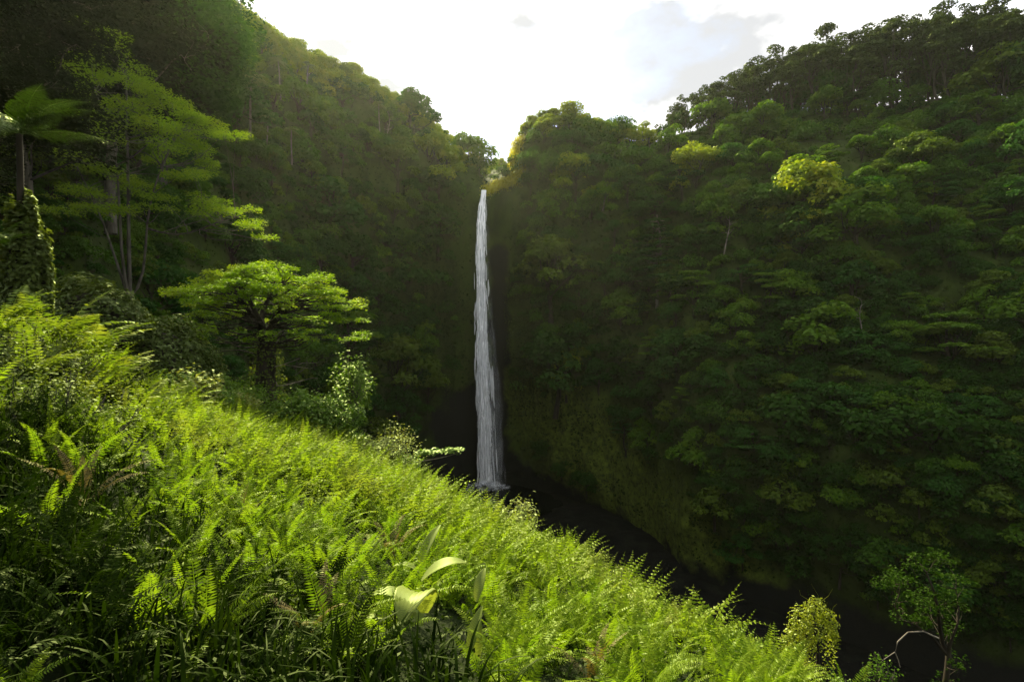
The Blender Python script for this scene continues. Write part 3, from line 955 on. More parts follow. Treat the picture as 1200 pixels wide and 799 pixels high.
# the massed foliage that closes the gaps between the single trees
fr = np.random.default_rng(131)
var = []
for v in range(6):
    lb = []
    for k in range(5):
        a = fr.uniform(0, 2 * PI); q = .6 * math.sqrt(fr.random()); sz_ = fr.uniform(.32, .55)
        lb.append(((q * math.cos(a), q * math.sin(a), .35 - q * q * .6 + fr.normal() * .1), (sz_, sz_, sz_ * .85)))
    var.append(crown_lobes(lb, 1.35, .115, fr, up=.5).arrays())
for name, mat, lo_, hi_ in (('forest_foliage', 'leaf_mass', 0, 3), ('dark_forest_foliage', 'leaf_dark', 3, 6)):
    T_, S_ = [], []
    while len(T_) < 1000:
        x, y = fr.uniform(-50, 1420), fr.uniform(-25, 765)
        if y > bank_brow(x) + 6 or (abs(x - 570) < 36 and y > 215):
            continue
        p, nrm, rock, sv_ = wall_at(x, y)
        moss = np.clip(1.5 - 1.5 * abs((x - 650) - (y - 480) * .95) / 85, 0, 1) * np.clip((y - 440) / 50, 0, 1)
        if sv_ > .9 or rock > .3 or p[1] < 36 or abs(proj(p)[1] - y) > 9 or fr.random() < moss:
            continue
        if fr.random() > np.clip((y - 230) / 220, .12, .9) * (1 if lo_ else -1) + (0 if lo_ else 1):  # paler clumps high, darker ones low, light partly put into colour
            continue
        z_ = (7 + 22 * fr.random() ** 2.2) / SRC_F * p[1]
        T_.append(p + nrm * z_ * .05); S_.append(z_)
    T_, S_ = np.array(T_), np.array(S_)
    w_ = fr.integers(lo_, hi_, len(T_))
    mb = MB()
    for v in range(lo_, hi_):
        k = w_ == v
        mb.add(*stamp(var[v][0], var[v][1], rotz(fr.uniform(0, 2 * PI, k.sum())) * S_[k][:, None, None] * fr.uniform(.9, 1.3, (k.sum(), 1, 1)), T_[k]))
    tag(mb.build(name, M[mat]), kind='stuff')

# hanging creepers on the sheer faces beside the water
mb = MB()
for k in range(520):
    x = 566 + RNG.choice([-1, 1]) * RNG.uniform(22, 110); y = RNG.uniform(225, 470)
    if y > bank_brow(x):
        continue
    p, nrm, rock, _ = wall_at(x, y)
    if rock > .6:
        continue
    ln = RNG.uniform(3, 13); m_ = int(ln * 3.2)
    t = np.linspace(0, 1, m_)
    P = p + nrm * RNG.uniform(.3, 1.0) + np.stack([fbm(np.stack([t * 3, t * 0 + k, t * 0], 1), 2) * .6, t * 0 - .4, -t * ln], 1)
    P += RNG.normal(size=P.shape) * .22
    v, f = leaves(P, unit(nrm + RNG.normal(size=P.shape) * .4), RNG.uniform(.5, .95, m_), RNG.uniform(.25, .45, m_), RNG, np.array([[0, 0, -1.]]) + RNG.normal(size=P.shape) * .4)
    mb.add(v, f)
tag(mb.build('hanging_creeper_foliage', M['leaf_cliff']), kind='stuff')

# grass on the ledge and edge beside the lip, sun gold added to its colour
mb = MB()
edge = [(570, 226), (576, 224), (584, 220), (594, 218), (603, 214), (606, 204), (604, 192), (600, 182), (603, 172), (610, 162), (618, 152), (626, 145)]
for k in range(2600):
    i = RNG.integers(len(edge) - 1); t = RNG.random()
    x = edge[i][0] * (1 - t) + edge[i + 1][0] * t + RNG.normal() * 3.2
    y = edge[i][1] * (1 - t) + edge[i + 1][1] * t + RNG.normal() * 2.6
    p, nrm, _, _ = wall_at(x, y)
    P = p + nrm * 1.0 + np.array([0, 0, .6]) + RNG.normal(size=(5, 3)) * .8
    v, f = leaves(P, unit(RNG.normal(size=(5, 3))), RNG.uniform(.9, 1.7, 5), .22, RNG, np.array([[0, 0, 1.]]) + RNG.normal(size=(5, 3)) * .45)
    mb.add(v, f)
tag(mb.build('sun_tint_grass', M['leaf_sun_gold']), kind='stuff')

# ------------------------------------------------------------------ the nearer trees on the left
def pads_tree(name, trunk_paths, pads, leaf, bark, leaf_size, seed, dens=2.6, limb=.09, aspect=.5, origin=None):
    rng = np.random.default_rng(seed)
    origin = np.asarray(origin, float)
    root = link(name, None)
    place(root, origin)
    tk = MB()
    allp = []
    for path, r0, r1 in trunk_paths:
        path = np.asarray(path, float) - origin
        tk.add(*tube(path, np.linspace(r0, r1, len(path)), 9))
        allp.append(path)
    for c, r in pads:
        c = np.asarray(c, float) - origin
        path = np.concatenate(allp)
        d = np.linalg.norm(path - c, axis=1) + np.maximum(0, path[:, 2] - c[2] + .2) * 3
        st = path[int(np.argmin(d))]
        tk.add(*tube(bend(st, c - np.array([0, 0, r[2] * .4]), 7, .07, rng), np.linspace(limb, limb * .2, 7), 5))
        for q in range(3):
            e = c + rng.normal(size=3) * np.asarray(r) * .5
            tk.add(*tube(bend(c - np.array([0, 0, r[2] * .4]), e, 4, .1, rng), np.linspace(limb * .25, limb * .08, 4), 4))
    tk.build('trunk', M[bark], root, smooth=True)
    mb = MB()
    for c, r in pads:
        c = np.asarray(c, float) - origin; r = np.asarray(r, float)
        n = int(r[0] * r[1] * PI * dens / (leaf_size * leaf_size * aspect))
        a = rng.uniform(0, 2 * PI, n); q = rng.random(n) ** .55
        edge_ = 1 + .35 * fbm(np.stack([np.cos(a) * 1.6 + c[0], np.sin(a) * 1.6 + c[1], a * 0 + c[2]], 1), 3)
        P = c + np.stack([np.cos(a) * q * r[0] * edge_, np.sin(a) * q * r[1] * edge_, rng.normal(size=n) * r[2] * .45 + (1 - q ** 2) * r[2] * .5], 1)
        Nn = unit(np.array([0, 0, 1.]) + rng.normal(size=(n, 3)) * .42)
        T = np.stack([np.cos(a), np.sin(a), rng.normal(size=n) * .3], 1) + rng.normal(size=(n, 3)) * .6
        sz = leaf_size * rng.uniform(.6, 1.4, n)
        mb.add(*leaves(P, Nn, sz, sz * aspect, rng, T))
    mb.build('crown', M[leaf], root)
    return root


# the umbrella tree on the brow of the bank
ru = np.random.default_rng(21)
ub = W(315, 470, 30.5)
fork = W(313, 388, 30.5)
pads = []
for k in range(215):
    a = ru.uniform(0, 2 * PI); q = math.sqrt(ru.random()) * (1 + .14 * math.sin(3 * a + .6) + .08 * math.sin(5 * a))
    z = W(0, 309, 30.5)[2] - q ** 1.6 * 1.9 - ru.random() ** 1.5 * 1.9 * (.25 + q) + ru.normal() * .2
    s = ru.uniform(.3, .85)
    pads.append(((fork[0] + q * 4.75 * math.cos(a), fork[1] + q * 4.2 * math.sin(a), z), (s, s, .17)))
for k in range(44):
    a = ru.uniform(0, 2 * PI); q = ru.uniform(.35, 1.0)
    pads.append(((fork[0] + q * 4.4 * math.cos(a), fork[1] + q * 4.0 * math.sin(a), W(0, ru.uniform(356, 402), 30.5)[2]), (ru.uniform(.25, .6),) * 2 + (.15,)))
tr = [(bend(ub - np.array([0, 0, 1.0]), fork, 7, .02, ru), .62, .50)]
for k in range(7):
    a = k * .9 + ru.normal() * .2
    e = fork + np.array([math.cos(a) * 2.2, math.sin(a) * 2.0, ru.uniform(2.4, 3.4)])
    tr.append((bend(fork - np.array([0, 0, .3]), e, 7, .06, ru), .2, .06))
u = pads_tree('umbrella_tree', tr, pads, 'leaf_umbrella', 'bark_dark', .17, 31, 1.5, .05, origin=ub)
tag(u, 'bright green umbrella shaped tree with a thick dark trunk behind the fern bank', 'tree')
rv = np.random.default_rng(8)
# creeper clothing its trunk, and the bare pale twigs low on its right side
mb = MB()
for k in range(900):
    t = rv.random(); a = rv.uniform(0, 2 * PI)
    c = ub + (fork - ub) * t - ub
    P = c + np.array([math.cos(a), math.sin(a), 0]) * rv.uniform(.5, .85 + .3 * (1 - t))
    mb.add(*leaves(P[None], np.array([[math.cos(a), math.sin(a), .6]]) + rv.normal(size=(1, 3)) * .4, rv.uniform(.12, .24), .12, rv))
mb.build('trunk_creeper', M['vine_dark'], u)
mb = MB()
for (a0, a1, r) in [((322, 430), (352, 420), .035), ((334, 428), (366, 432), .03), ((324, 448), (372, 444), .04), ((346, 440), (362, 418), .02), ((350, 428), (376, 424), .02), ((318, 396), (338, 388), .05), ((324, 402), (350, 392), .04)]:
    mb.add(*tube(bend(W(*a0, 30.2) - ub, W(*a1, 29.6 + rv.normal() * .5) - ub, 6, .1, rv), np.linspace(r, r * .3, 6), 5))
mb.build('bare_branch', M['bark_pale'], u, smooth=True)

# the big layered tree on the left hillside
rl = np.random.default_rng(33)
D = 50
base = W(152, 352, D)
pads = []
for (x, y, s) in [(132, 62, 1.6), (160, 92, 1.9), (118, 90, 2.0), (182, 112, 1.7), (206, 122, 1.8), (228, 140, 1.7), (250, 152, 1.6), (268, 163, 1.3), (176, 140, 2.0), (205, 158, 1.9),
                  (150, 128, 2.1), (232, 178, 1.6), (240, 200, 1.5), (188, 180, 2.0), (214, 205, 1.6), (244, 238, 1.6), (266, 244, 1.4), (290, 262, 1.4), (306, 272, 1.1), (226, 244, 1.3),
                  (120, 160, 2.2), (96, 140, 2.0), (84, 190, 2.2), (130, 200, 2.0), (160, 215, 1.9), (100, 235, 2.2), (186, 236, 1.5), (84, 110, 2.0), (98, 70, 1.9), (116, 40, 1.6), (140, 250, 1.6), (70, 240, 1.8)]:
    for q in range(4):
        c = W(x + rl.normal() * 9, y + rl.normal() * 7, D + rl.normal() * 3.2)
        pads.append((c, (s * rl.uniform(.6, 1.0), s * rl.uniform(.6, 1.0), .3)))
tr = [(bend(base, W(148, 90, D), 9, .03, rl), .2, .06), (bend(base, W(205, 165, D - 1), 8, .05, rl), .15, .04), (bend(base, W(112, 110, D + 1.5), 8, .05, rl), .16, .04),
      (bend(W(172, 268, D), W(276, 256, D - 1), 8, .04, rl), .10, .03), (bend(base, W(92, 200, D + 1), 8, .05, rl), .13, .04)]
t = pads_tree('layered_tree', tr, pads, 'leaf_layered', 'bark_grey', .24, 35, 1.3, .045, origin=base)
tag(t, 'large pale stemmed tree with drooping layered sprays on the left hillside', 'tree')

# tall trees at the upper left, the shade_leaf ones added to darken it
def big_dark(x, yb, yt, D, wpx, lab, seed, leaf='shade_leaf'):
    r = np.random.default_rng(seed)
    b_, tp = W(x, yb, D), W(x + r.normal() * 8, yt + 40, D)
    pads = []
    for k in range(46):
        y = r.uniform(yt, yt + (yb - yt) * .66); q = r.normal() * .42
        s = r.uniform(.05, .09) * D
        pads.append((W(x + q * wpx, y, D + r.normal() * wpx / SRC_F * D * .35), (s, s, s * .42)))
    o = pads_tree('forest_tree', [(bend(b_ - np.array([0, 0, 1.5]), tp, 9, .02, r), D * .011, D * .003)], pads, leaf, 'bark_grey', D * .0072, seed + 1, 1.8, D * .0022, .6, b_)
    return tag(o, lab, 'tree')


big_dark(30, 330, -60, 36, 120, 'huge tree added to darken the upper left corner', 41)
big_dark(130, 260, -50, 62, 110, 'tall tree with painted shade behind the top of the layered tree', 43)
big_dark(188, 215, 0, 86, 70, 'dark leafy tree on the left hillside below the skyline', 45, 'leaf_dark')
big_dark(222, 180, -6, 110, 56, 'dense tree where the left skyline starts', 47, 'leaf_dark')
big_dark(-60, 380, -80, 26, 130, 'added tree with painted shade at the far left edge of the fern bank', 49)

# tree fern leaning in at the left edge, fronds catching the light
def frond_geo(L, n, plen, a0, droop, rng, width=None, rachis=.006, fwd=.35, sag=.18):
    """one feather frond in its own plane: grows along +Y, arching over; returns vertices and quads"""
    t = np.linspace(0, 1, n)
    el = a0 - droop * t ** 1.3
    ds = L / (n - 1)
    y = np.concatenate([[0], np.cumsum(np.cos(el[:-1]) * ds)]); z = np.concatenate([[0], np.cumsum(np.sin(el[:-1]) * ds)])
    x = rng.normal() * .06 * L * t ** 2
    pts = np.stack([x, y, z], 1)
    tan = unit(np.gradient(pts, axis=0))
    nor = unit(np.cross(np.array([1., 0, 0]), tan))
    prof = np.clip(t / .16, .25, 1) * (1 - t ** 2.2) ** .8 + .03
    mb = MB()
    w = (ds * .78) if width is None else width
    for s in (-1, 1):
        T = unit(np.array([s * 1.0, 0, 0]) + tan * fwd - nor * sag + rng.normal(size=(n, 3)) * .07)
        Nn = unit(nor + rng.normal(size=(n, 3)) * .16 + np.array([s * .15, 0, 0]))
        ln = plen * prof * rng.uniform(.9, 1.08, n)
        v, f = leaves(pts + T * ln[:, None] * .5, Nn, ln, np.minimum(w, ln * .5), rng, T, fold=.08, mid=.38)
        mb.add(v[8:], f[:-2])
    k = np.linspace(0, n - 1, 6).astype(int)
    q = pts[k]
    r = np.linspace(rachis, rachis * .3, 6)[:, None]
    sd = np.array([1., 0, 0])
    v = np.concatenate([q - sd * r, q + sd * r])
    f = np.stack([np.arange(5), np.arange(5) + 6, np.arange(5) + 7, np.arange(5) + 1], 1)
    mb.add(v, f)
    return mb.arrays()


def bipinnate(L, n, plen, a0, droop, rng):
    """a broad frond whose every side branch is feathered again"""
    t = np.linspace(0, 1, n)
    el = a0 - droop * t ** 1.3
    ds = L / (n - 1)
    y = np.concatenate([[0], np.cumsum(np.cos(el[:-1]) * ds)]); z = np.concatenate([[0], np.cumsum(np.sin(el[:-1]) * ds)])
    pts = np.stack([rng.normal() * .05 * L * t ** 2, y, z], 1)
    tan = unit(np.gradient(pts, axis=0)); nor = unit(np.cross(np.array([1., 0, 0]), tan))
    mb = MB()
    m = 13
    tt = np.linspace(.06, 1, m)
    for i in range(2, n):
        for s in (-1, 1):
            ln = plen * (np.clip(t[i] / .18, .3, 1) * (1 - t[i] ** 1.6) ** .9 + .04)
            D_ = unit(np.array([s, 0, 0]) + tan[i] * .45 - nor[i] * .12 + rng.normal(size=3) * .06)
            P = pts[i] + D_ * (tt * ln)[:, None] - nor[i] * (tt ** 2 * ln * .22)[:, None]
            B = unit(np.cross(nor[i], D_))
            for q in (-1, 1):
                T = unit(B * q + D_ * .35)
                l2 = ln * .24 * (1 - tt ** 2 * .85)
                mb.add(*leaves(P + T * (l2 * .5)[:, None], np.repeat(nor[i][None], m, 0) + rng.normal(size=(m, 3)) * .15, l2, ln / m * .95, rng, np.repeat(T[None], m, 0), fold=.06))
    k = np.linspace(0, n - 1, 6).astype(int); q = pts[k]; r = np.linspace(.012, .003, 6)[:, None] * L; sd = np.array([1., 0, 0])
    mb.add(np.concatenate([q - sd * r, q + sd * r]), np.stack([np.arange(5), np.arange(5) + 6, np.arange(5) + 7, np.arange(5) + 1], 1))
    return mb.arrays()


rt = np.random.default_rng(51)
def tree_fern(x, yb, yt, D, L, nf, lab, seed, az=None):
    r = np.random.default_rng(seed)
    b_ = W(x, yb, D); tp = W(x + r.normal() * 4, yt, D)
    root = link('tree_fern', None); place(root, b_)
    MB().add(*tube(bend(np.array([0, 0, -1.]), tp - b_, 8, .02, r), np.linspace(.10, .07, 8), 9)).build('trunk', M['bark_dark'], root, smooth=True)
    mb = MB()
    for k in range(nf):
        V_, F_ = bipinnate(L * r.uniform(.85, 1.1), 22, L * .24, r.uniform(-.1, 1.25), r.uniform(.7, 1.5), r)
        a = (k * 2 * PI / nf + r.normal() * .2) if az is None else az[k % len(az)] + r.normal() * .1
        mb.add(V_ @ rotz(a).T + (tp - b_), F_)
    mb.build('crown', M['treefern'], root)
    return tag(root, lab, 'tree fern')


tree_fern(22, 352, 158, 14, 2.3, 14, 'tree fern with glinting arched fronds at the left edge', 53)
tree_fern(-8, 345, 292, 12, 1.1, 10, 'low tree fern peeping in at the left edge below the taller one', 54)

# stump wrapped in creepers under the tall tree fern, and the creeper mound beside it
def creeper_mound(x, yb, D, rx, rz, leaf, lab, seed, n=2600, size=.16, name='creeper_mound', cat='creeper', rows=None):
    r = np.random.default_rng(seed)
    b_ = W(x, yb, D)
    d = unit(r.normal(size=(n, 3))); d[:, 2] = np.abs(d[:, 2])
    bm_ = 1 + .3 * fbm(d * 2.5 + seed, 3)
    P = d * np.array([rx, rx * .8, rz]) * (bm_ * r.uniform(.86, 1.04, n))[:, None]
    Nn = unit(d + np.array([0, 0, .4]) + r.normal(size=(n, 3)) * .45)
    o = MB().add(*leaves(P, Nn, size * r.uniform(.6, 1.3, n), size * .6, r)).build(name, M[leaf])
    place(o, b_)
    core = MB()
    u_ = np.linspace(0, PI / 2, 8); w_ = np.linspace(0, 2 * PI, 18)
    U, Q = np.meshgrid(u_, w_, indexing='ij')
    dd = np.stack([np.sin(U) * np.cos(Q), np.sin(U) * np.sin(Q), np.cos(U)], 2)
    core.add((dd * np.array([rx, rx * .8, rz]) * .8).reshape(-1, 3), grid_faces(8, 18)).build('stem_tangle', M['bark_dark'], o, smooth=True)
    return tag(o, lab, cat)


creeper_mound(30, 372, 14.2, .62, 3.4, 'vine_dark', 'dark creeper wrapped column rising below the tree fern', 61, 5500, .16)
creeper_mound(175, 440, 24, 2.9, 2.6, 'vine_dark', 'dark creeper covered mound left of the umbrella tree', 62, 8000, .2)
creeper_mound(110, 400, 22, 2.2, 2.6, 'vine_dark', 'creeper mound between the tree fern and the bracken', 63, 6000, .2)
creeper_mound(235, 468, 25, 1.7, 1.5, 'bush', 'low mound of lit creeper at the foot of the umbrella tree', 64, 2400, .18)

# ------------------------------------------------------------------ bushes on the brow of the bank
def leafy_bush(name, x, yb, D, w, h, leaf, lab, seed, n, size, cat='bush', aspect=.55, group=None):
    r = np.random.default_rng(seed)
    b_ = W(x, yb, D)
    root = link(name, None); place(root, b_)
    st, lf = MB(), MB()
    tips = []
    for k in range(26):
        a = r.uniform(0, 2 * PI); q = math.sqrt(r.random())
        e = np.array([math.cos(a) * q * w, math.sin(a) * q * w * .9, h * (1 - .5 * q * q) * r.uniform(.6, 1.05)])
        pth = bend((e[0] * .12, e[1] * .12, -.4), e, 7, .06, r)
        st.add(*tube(pth, np.linspace(.025, .006, 7), 4))
        tips.append(pth)
    m_ = n // 26
    for pth in tips:
        s = r.random(m_) ** .55
        P = np.stack([np.interp(s, np.linspace(0, 1, 7), pth[:, c]) for c in range(3)], 1) + r.normal(size=(m_, 3)) * w * .14
        Nn = unit(np.array([0, 0, 1.]) + unit(P) * .5 + r.normal(size=(m_, 3)) * .5)
        lf.add(*leaves(P, Nn, size * r.uniform(.6, 1.3, m_), size * aspect, r))
    st.build('stems', M['bark_grey'], root); lf.build('foliage', M[leaf], root)
    return tag(root, lab, cat, group)


leafy_bush('leafy_bush', 385, 508, 27, 1.9, 2.2, 'bush', 'glossy green bush right of the umbrella tree trunk', 71, 2600, .22)
leafy_bush('leafy_bush', 352, 492, 26.5, 1.7, 1.5, 'bush', 'low glossy bush in front of the umbrella tree', 72, 2200, .22)
leafy_bush('leafy_bush', 415, 470, 30, 1.3, 3.2, 'bush', 'slim upright bush beyond the glossy bush at the drop', 73, 1500, .22)
leafy_bush('leafy_bush', 460, 545, 24.6, 1.4, 2.0, 'bush_pale', 'pale yellowish bush on the edge below the waterfall', 74, 1900, .13)
leafy_bush('leafy_bush', 603, 624, 18.5, .9, 1.25, 'bush_pale', 'pale spiky bush on the brow right below the falls', 75, 1300, .13)
leafy_bush('leafy_bush', 20, 470, 9.5, 1.6, 1.75, 'shrub_small', 'small leaved shrub crowding the left edge', 76, 7000, .075)
leafy_bush('leafy_bush', 60, 520, 7.5, 1.2, 1.2, 'shrub_small', 'small leaved shrub just below the bracken on the left', 77, 5500, .065)
leafy_bush('leafy_bush', 285, 475, 28, 1.6, 1.3, 'bush', 'rounded low bush left of the umbrella tree trunk', 78, 1900, .2)
leafy_bush('leafy_bush', 725, 700, 12.3, .5, .75, 'bush_pale', 'small reddish tipped bush among the ferns on the brow', 79, 700, .07)

# low leafy bushes along the brow
rq = np.random.default_rng(201)
for k in range(16):
    x = 205 + k * 17.5 + rq.normal() * 5
    D_ = bank_par(x)[0] + rq.uniform(-2.5, .5)
    leafy_bush('leafy_bush', x, bank_brow(x) + 9, D_, rq.uniform(.9, 1.4), rq.uniform(.9, 1.3), ['bush', 'bush_pale', 'bush'][k % 3], 'low leafy bush in the row along the brow below the umbrella tree', 210 + k, 1500, rq.uniform(.12, .2), group='leafy bushes along the brow')

# a single frond spray reaching out over the drop
r = np.random.default_rng(81)
ov = link('overhanging_branch', None); b_ = W(488, 533, 24); place(ov, b_)
e_ = W(543, 529, 24) - b_
MB().add(*tube(bend((-.3, 0, -.4), e_, 8, .04, r), np.linspace(.03, .008, 8), 5)).build('stem', M['bark_pale'], ov, smooth=True)
lf = MB()
for k in range(260):
    s = r.random()
    P = np.array([[0, 0, .02]]) + e_ * s + r.normal(size=(1, 3)) * np.array([.06, .16, .05]) + np.array([0, 0, .12 * r.random()])
    lf.add(*leaves(P, np.array([[0, -.2, 1.]]) + r.normal(size=(1, 3)) * .3, .22, .1, r))
lf.build('foliage', M['bush'], ov)
tag(ov, 'lone leafy branch reaching out over the dark pool', 'branch')

# ------------------------------------------------------------------ ferns
rf = np.random.default_rng(91)


def fern_fronds(rng, nf, L, pairs, lean=.0):
    out_ = []
    for k in range(nf):
        V_, F_ = frond_geo(L * rng.uniform(.7, 1.12), pairs, L * rng.uniform(.10, .13), rng.uniform(1.0, 1.5), rng.uniform(.5, 1.7), rng)
        V_ = V_ @ rotz(k * 2 * PI / nf + rng.normal() * .35).T + np.array([rng.normal() * .03, rng.normal() * .03, 0])
        out_.append((V_, F_))
    return out_


# where ferns grow: evenly over the bank that shows
def bank_spots(n, x0, x1, y0, rng, beyond=1.6):
    out_ = []
    while len(out_) < n:
        Y = math.sqrt(rng.uniform(y0 * y0, 31 ** 2)); px = rng.uniform(x0, x1)
        yc = bank_par(px)[0]
        if Y > yc + beyond:
            continue
        X = (px - 600) / SRC_F * Y
        out_.append((X, Y, float(bank_z(X, Y)), px))
    return out_


spots = bank_spots(2400, -60, 1130, 2.7, rf)


def shade_share(px, Y):
    """where ferns thin out and take a dark colour standing in for shade"""
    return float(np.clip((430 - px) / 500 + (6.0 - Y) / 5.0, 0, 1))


# nearest ones: fern plants with their fronds as parts, or as one mesh further out
spots = [s for s in spots if proj(np.array(s[:3]))[1] < 840 and not (s[1] < 6.3 and 430 < s[3] < 570 and s[1] > 3.2 and rf.random() < .82)]
spots.sort(key=lambda s: s[1])
protos_parts = {}
for key, mat in (('fern', 'fern'), ('dark', 'fern_shade_tint'), ('dry', 'fern_dry')):
    protos_parts[key] = []
    for v in range(4):
        o = link('sword_fern', None)
        for V_, F_ in fern_fronds(rf, 8, .92, 36):
            MB().add(V_, F_).build('frond', M[mat], o)
        protos_parts[key].append([o, False])
protos_one = {}
for key, mat in (('fern', 'fern'), ('dark', 'fern_shade_tint'), ('dry', 'fern_dry')):
    protos_one[key] = []
    for v in range(5):
        mb = MB()
        for V_, F_ in fern_fronds(rf, 8, .95, 28):
            mb.add(V_, F_)
        protos_one[key].append([mb.build('sword_fern', M[mat]), False])

n_ind = 0
rest = []
for s in spots:
    X, Y, z, px = s
    g = shade_share(px, Y)
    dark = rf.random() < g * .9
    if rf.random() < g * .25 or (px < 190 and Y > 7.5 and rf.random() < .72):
        continue
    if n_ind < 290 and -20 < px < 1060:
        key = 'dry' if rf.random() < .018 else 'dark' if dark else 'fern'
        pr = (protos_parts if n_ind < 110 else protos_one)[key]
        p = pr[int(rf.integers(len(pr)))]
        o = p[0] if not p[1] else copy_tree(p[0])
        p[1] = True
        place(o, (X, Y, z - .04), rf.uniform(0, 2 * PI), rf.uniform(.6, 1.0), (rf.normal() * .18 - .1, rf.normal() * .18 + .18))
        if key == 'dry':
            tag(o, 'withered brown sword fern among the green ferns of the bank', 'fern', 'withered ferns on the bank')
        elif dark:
            tag(o, 'sword fern with shade painted into its dark green at the lower left of the bank', 'fern', 'dark ferns low on the bank')
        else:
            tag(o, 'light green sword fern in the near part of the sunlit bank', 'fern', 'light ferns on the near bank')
        n_ind += 1
    else:
        rest.append((X, Y, z, dark))
for d_ in (protos_parts, protos_one):
    for key in d_:
        for o, used in d_[key]:
            if not used:
                for ch in list(o.children):
                    bpy.data.objects.remove(ch)
                bpy.data.objects.remove(o)

for dark, name, mat in ((False, 'fern_undergrowth', 'fern'), (True, 'shade_tint_fern_undergrowth', 'fern_shade_tint')):
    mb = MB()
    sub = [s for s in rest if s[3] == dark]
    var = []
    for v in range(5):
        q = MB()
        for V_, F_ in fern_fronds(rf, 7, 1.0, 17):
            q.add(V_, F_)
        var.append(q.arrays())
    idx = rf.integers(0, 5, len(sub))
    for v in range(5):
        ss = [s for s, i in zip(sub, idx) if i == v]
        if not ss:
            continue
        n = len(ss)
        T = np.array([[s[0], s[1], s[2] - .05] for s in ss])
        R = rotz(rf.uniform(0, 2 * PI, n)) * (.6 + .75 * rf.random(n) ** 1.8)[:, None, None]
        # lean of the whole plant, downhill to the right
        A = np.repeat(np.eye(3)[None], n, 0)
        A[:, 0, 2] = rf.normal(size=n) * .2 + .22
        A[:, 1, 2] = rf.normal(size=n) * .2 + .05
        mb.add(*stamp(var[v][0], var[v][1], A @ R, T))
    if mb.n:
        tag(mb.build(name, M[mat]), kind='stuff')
print('ferns', n_ind, len(rest))

# bracken on the left: broad twice-feathered fronds, pale where the light rakes them
rb = np.random.default_rng(101)
for k, (x, y, D, L, az, lab) in enumerate([
        (62, 420, 10.5, 1.5, -1.25, 'broad pale bracken reaching right from the left shrubs, highest of the bracken'),
        (96, 440, 10.8, 1.55, -1.35, 'broad pale bracken with its frond tip over the dark hollow'),
        (120, 470, 11.5, 1.5, -1.3, 'green bracken below the two highest bracken plants'),
        (30, 455, 9.0, 1.2, -.9, 'bracken half buried in the small leaved shrub'),
        (160, 500, 12, 1.3, -1.2, 'bracken at the right end of the bracken patch'),
        (10, 392, 10, 1.1, -.6, 'bracken sticking up from the top of the left shrub'),
        (210, 492, 17, 1.5, -1.2, 'dry tan bracken near the creeper mound')]):
    root = link('bracken_fern', None)
    place(root, W(x, y, D) + np.array([0, 0, .25]))
    for q in range(6):
        V_, F_ = frond_geo(L * rb.uniform(.8, 1.15), 24, L * rb.uniform(.20, .27), rb.uniform(.5, 1.2), rb.uniform(.5, 1.3), rb, rachis=.008, fwd=.5)
        a = az + (q - 2.5) * .52 + rb.normal() * .2
        MB().add(V_ @ rotz(a).T, F_).build('frond', M['bracken'], root)
    tag(root, lab, 'fern')

# long grass at the foot of the picture
n = 9000
px = rf.uniform(-40, 760, n); Y = np.sqrt(rf.uniform(3.0 ** 2, 8.5 ** 2, n))
g = np.clip((520 - px) / 420 + (4.6 - Y) / 3.5, 0, 1)
k = rf.random(n) < g
px, Y = px[k], Y[k]
X = (px - 600) / SRC_F * Y
base_ = np.stack([X, Y, bank_z(X, Y) - .03], 1)
n = len(base_)
a = rf.uniform(0, 2 * PI, n); ln = rf.uniform(.35, .8, n); w = rf.uniform(.008, .017, n); arch = rf.uniform(.25, 1.0, n)
dirv = np.stack([np.cos(a), np.sin(a), a * 0], 1); sd = np.stack([-np.sin(a), np.cos(a), a * 0], 1)
seg = 6
vv = []
for i in range(seg):
    t = i / (seg - 1)
    c = base_ + dirv * (ln * arch * t ** 1.7)[:, None] * .8 + np.array([0, 0, 1.]) * (ln * (t - arch * .6 * t ** 2.6))[:, None]
    ww = (w * (1 - t ** 2) + .0008)[:, None]
    vv += [c - sd * ww, c + sd * ww]
vv = np.stack(vv, 1)
ff = []
for i in range(seg - 1):
    ff.append(np.arange(n)[:, None] * (2 * seg) + np.array([2 * i, 2 * i + 1, 2 * i + 3, 2 * i + 2])[None])
tag(MB().add(vv.reshape(-1, 3), np.concatenate(ff)).build('grass', M['grass']), kind='stuff')

# low leafy growth under everything on the bank, shade between ferns in its colour
sp = np.array(bank_spots(11000, -100, 1180, 1.8, rf, 3.0))
K = 8
P = np.repeat(sp[:, :3], K, 0) + rf.normal(size=(len(sp) * K, 3)) * np.array([.16, .16, .05]) + np.array([0, 0, .14])
sz = rf.uniform(.05, .13, len(P)) * np.clip(P[:, 1] / 10, .7, 2)
tag(MB().add(*leaves(P, np.array([[0, 0, 1.]]) + rf.normal(size=P.shape) * .5, sz, sz * .5, rf)).build('bank_undergrowth', M['fern_shade_tint']), kind='stuff')


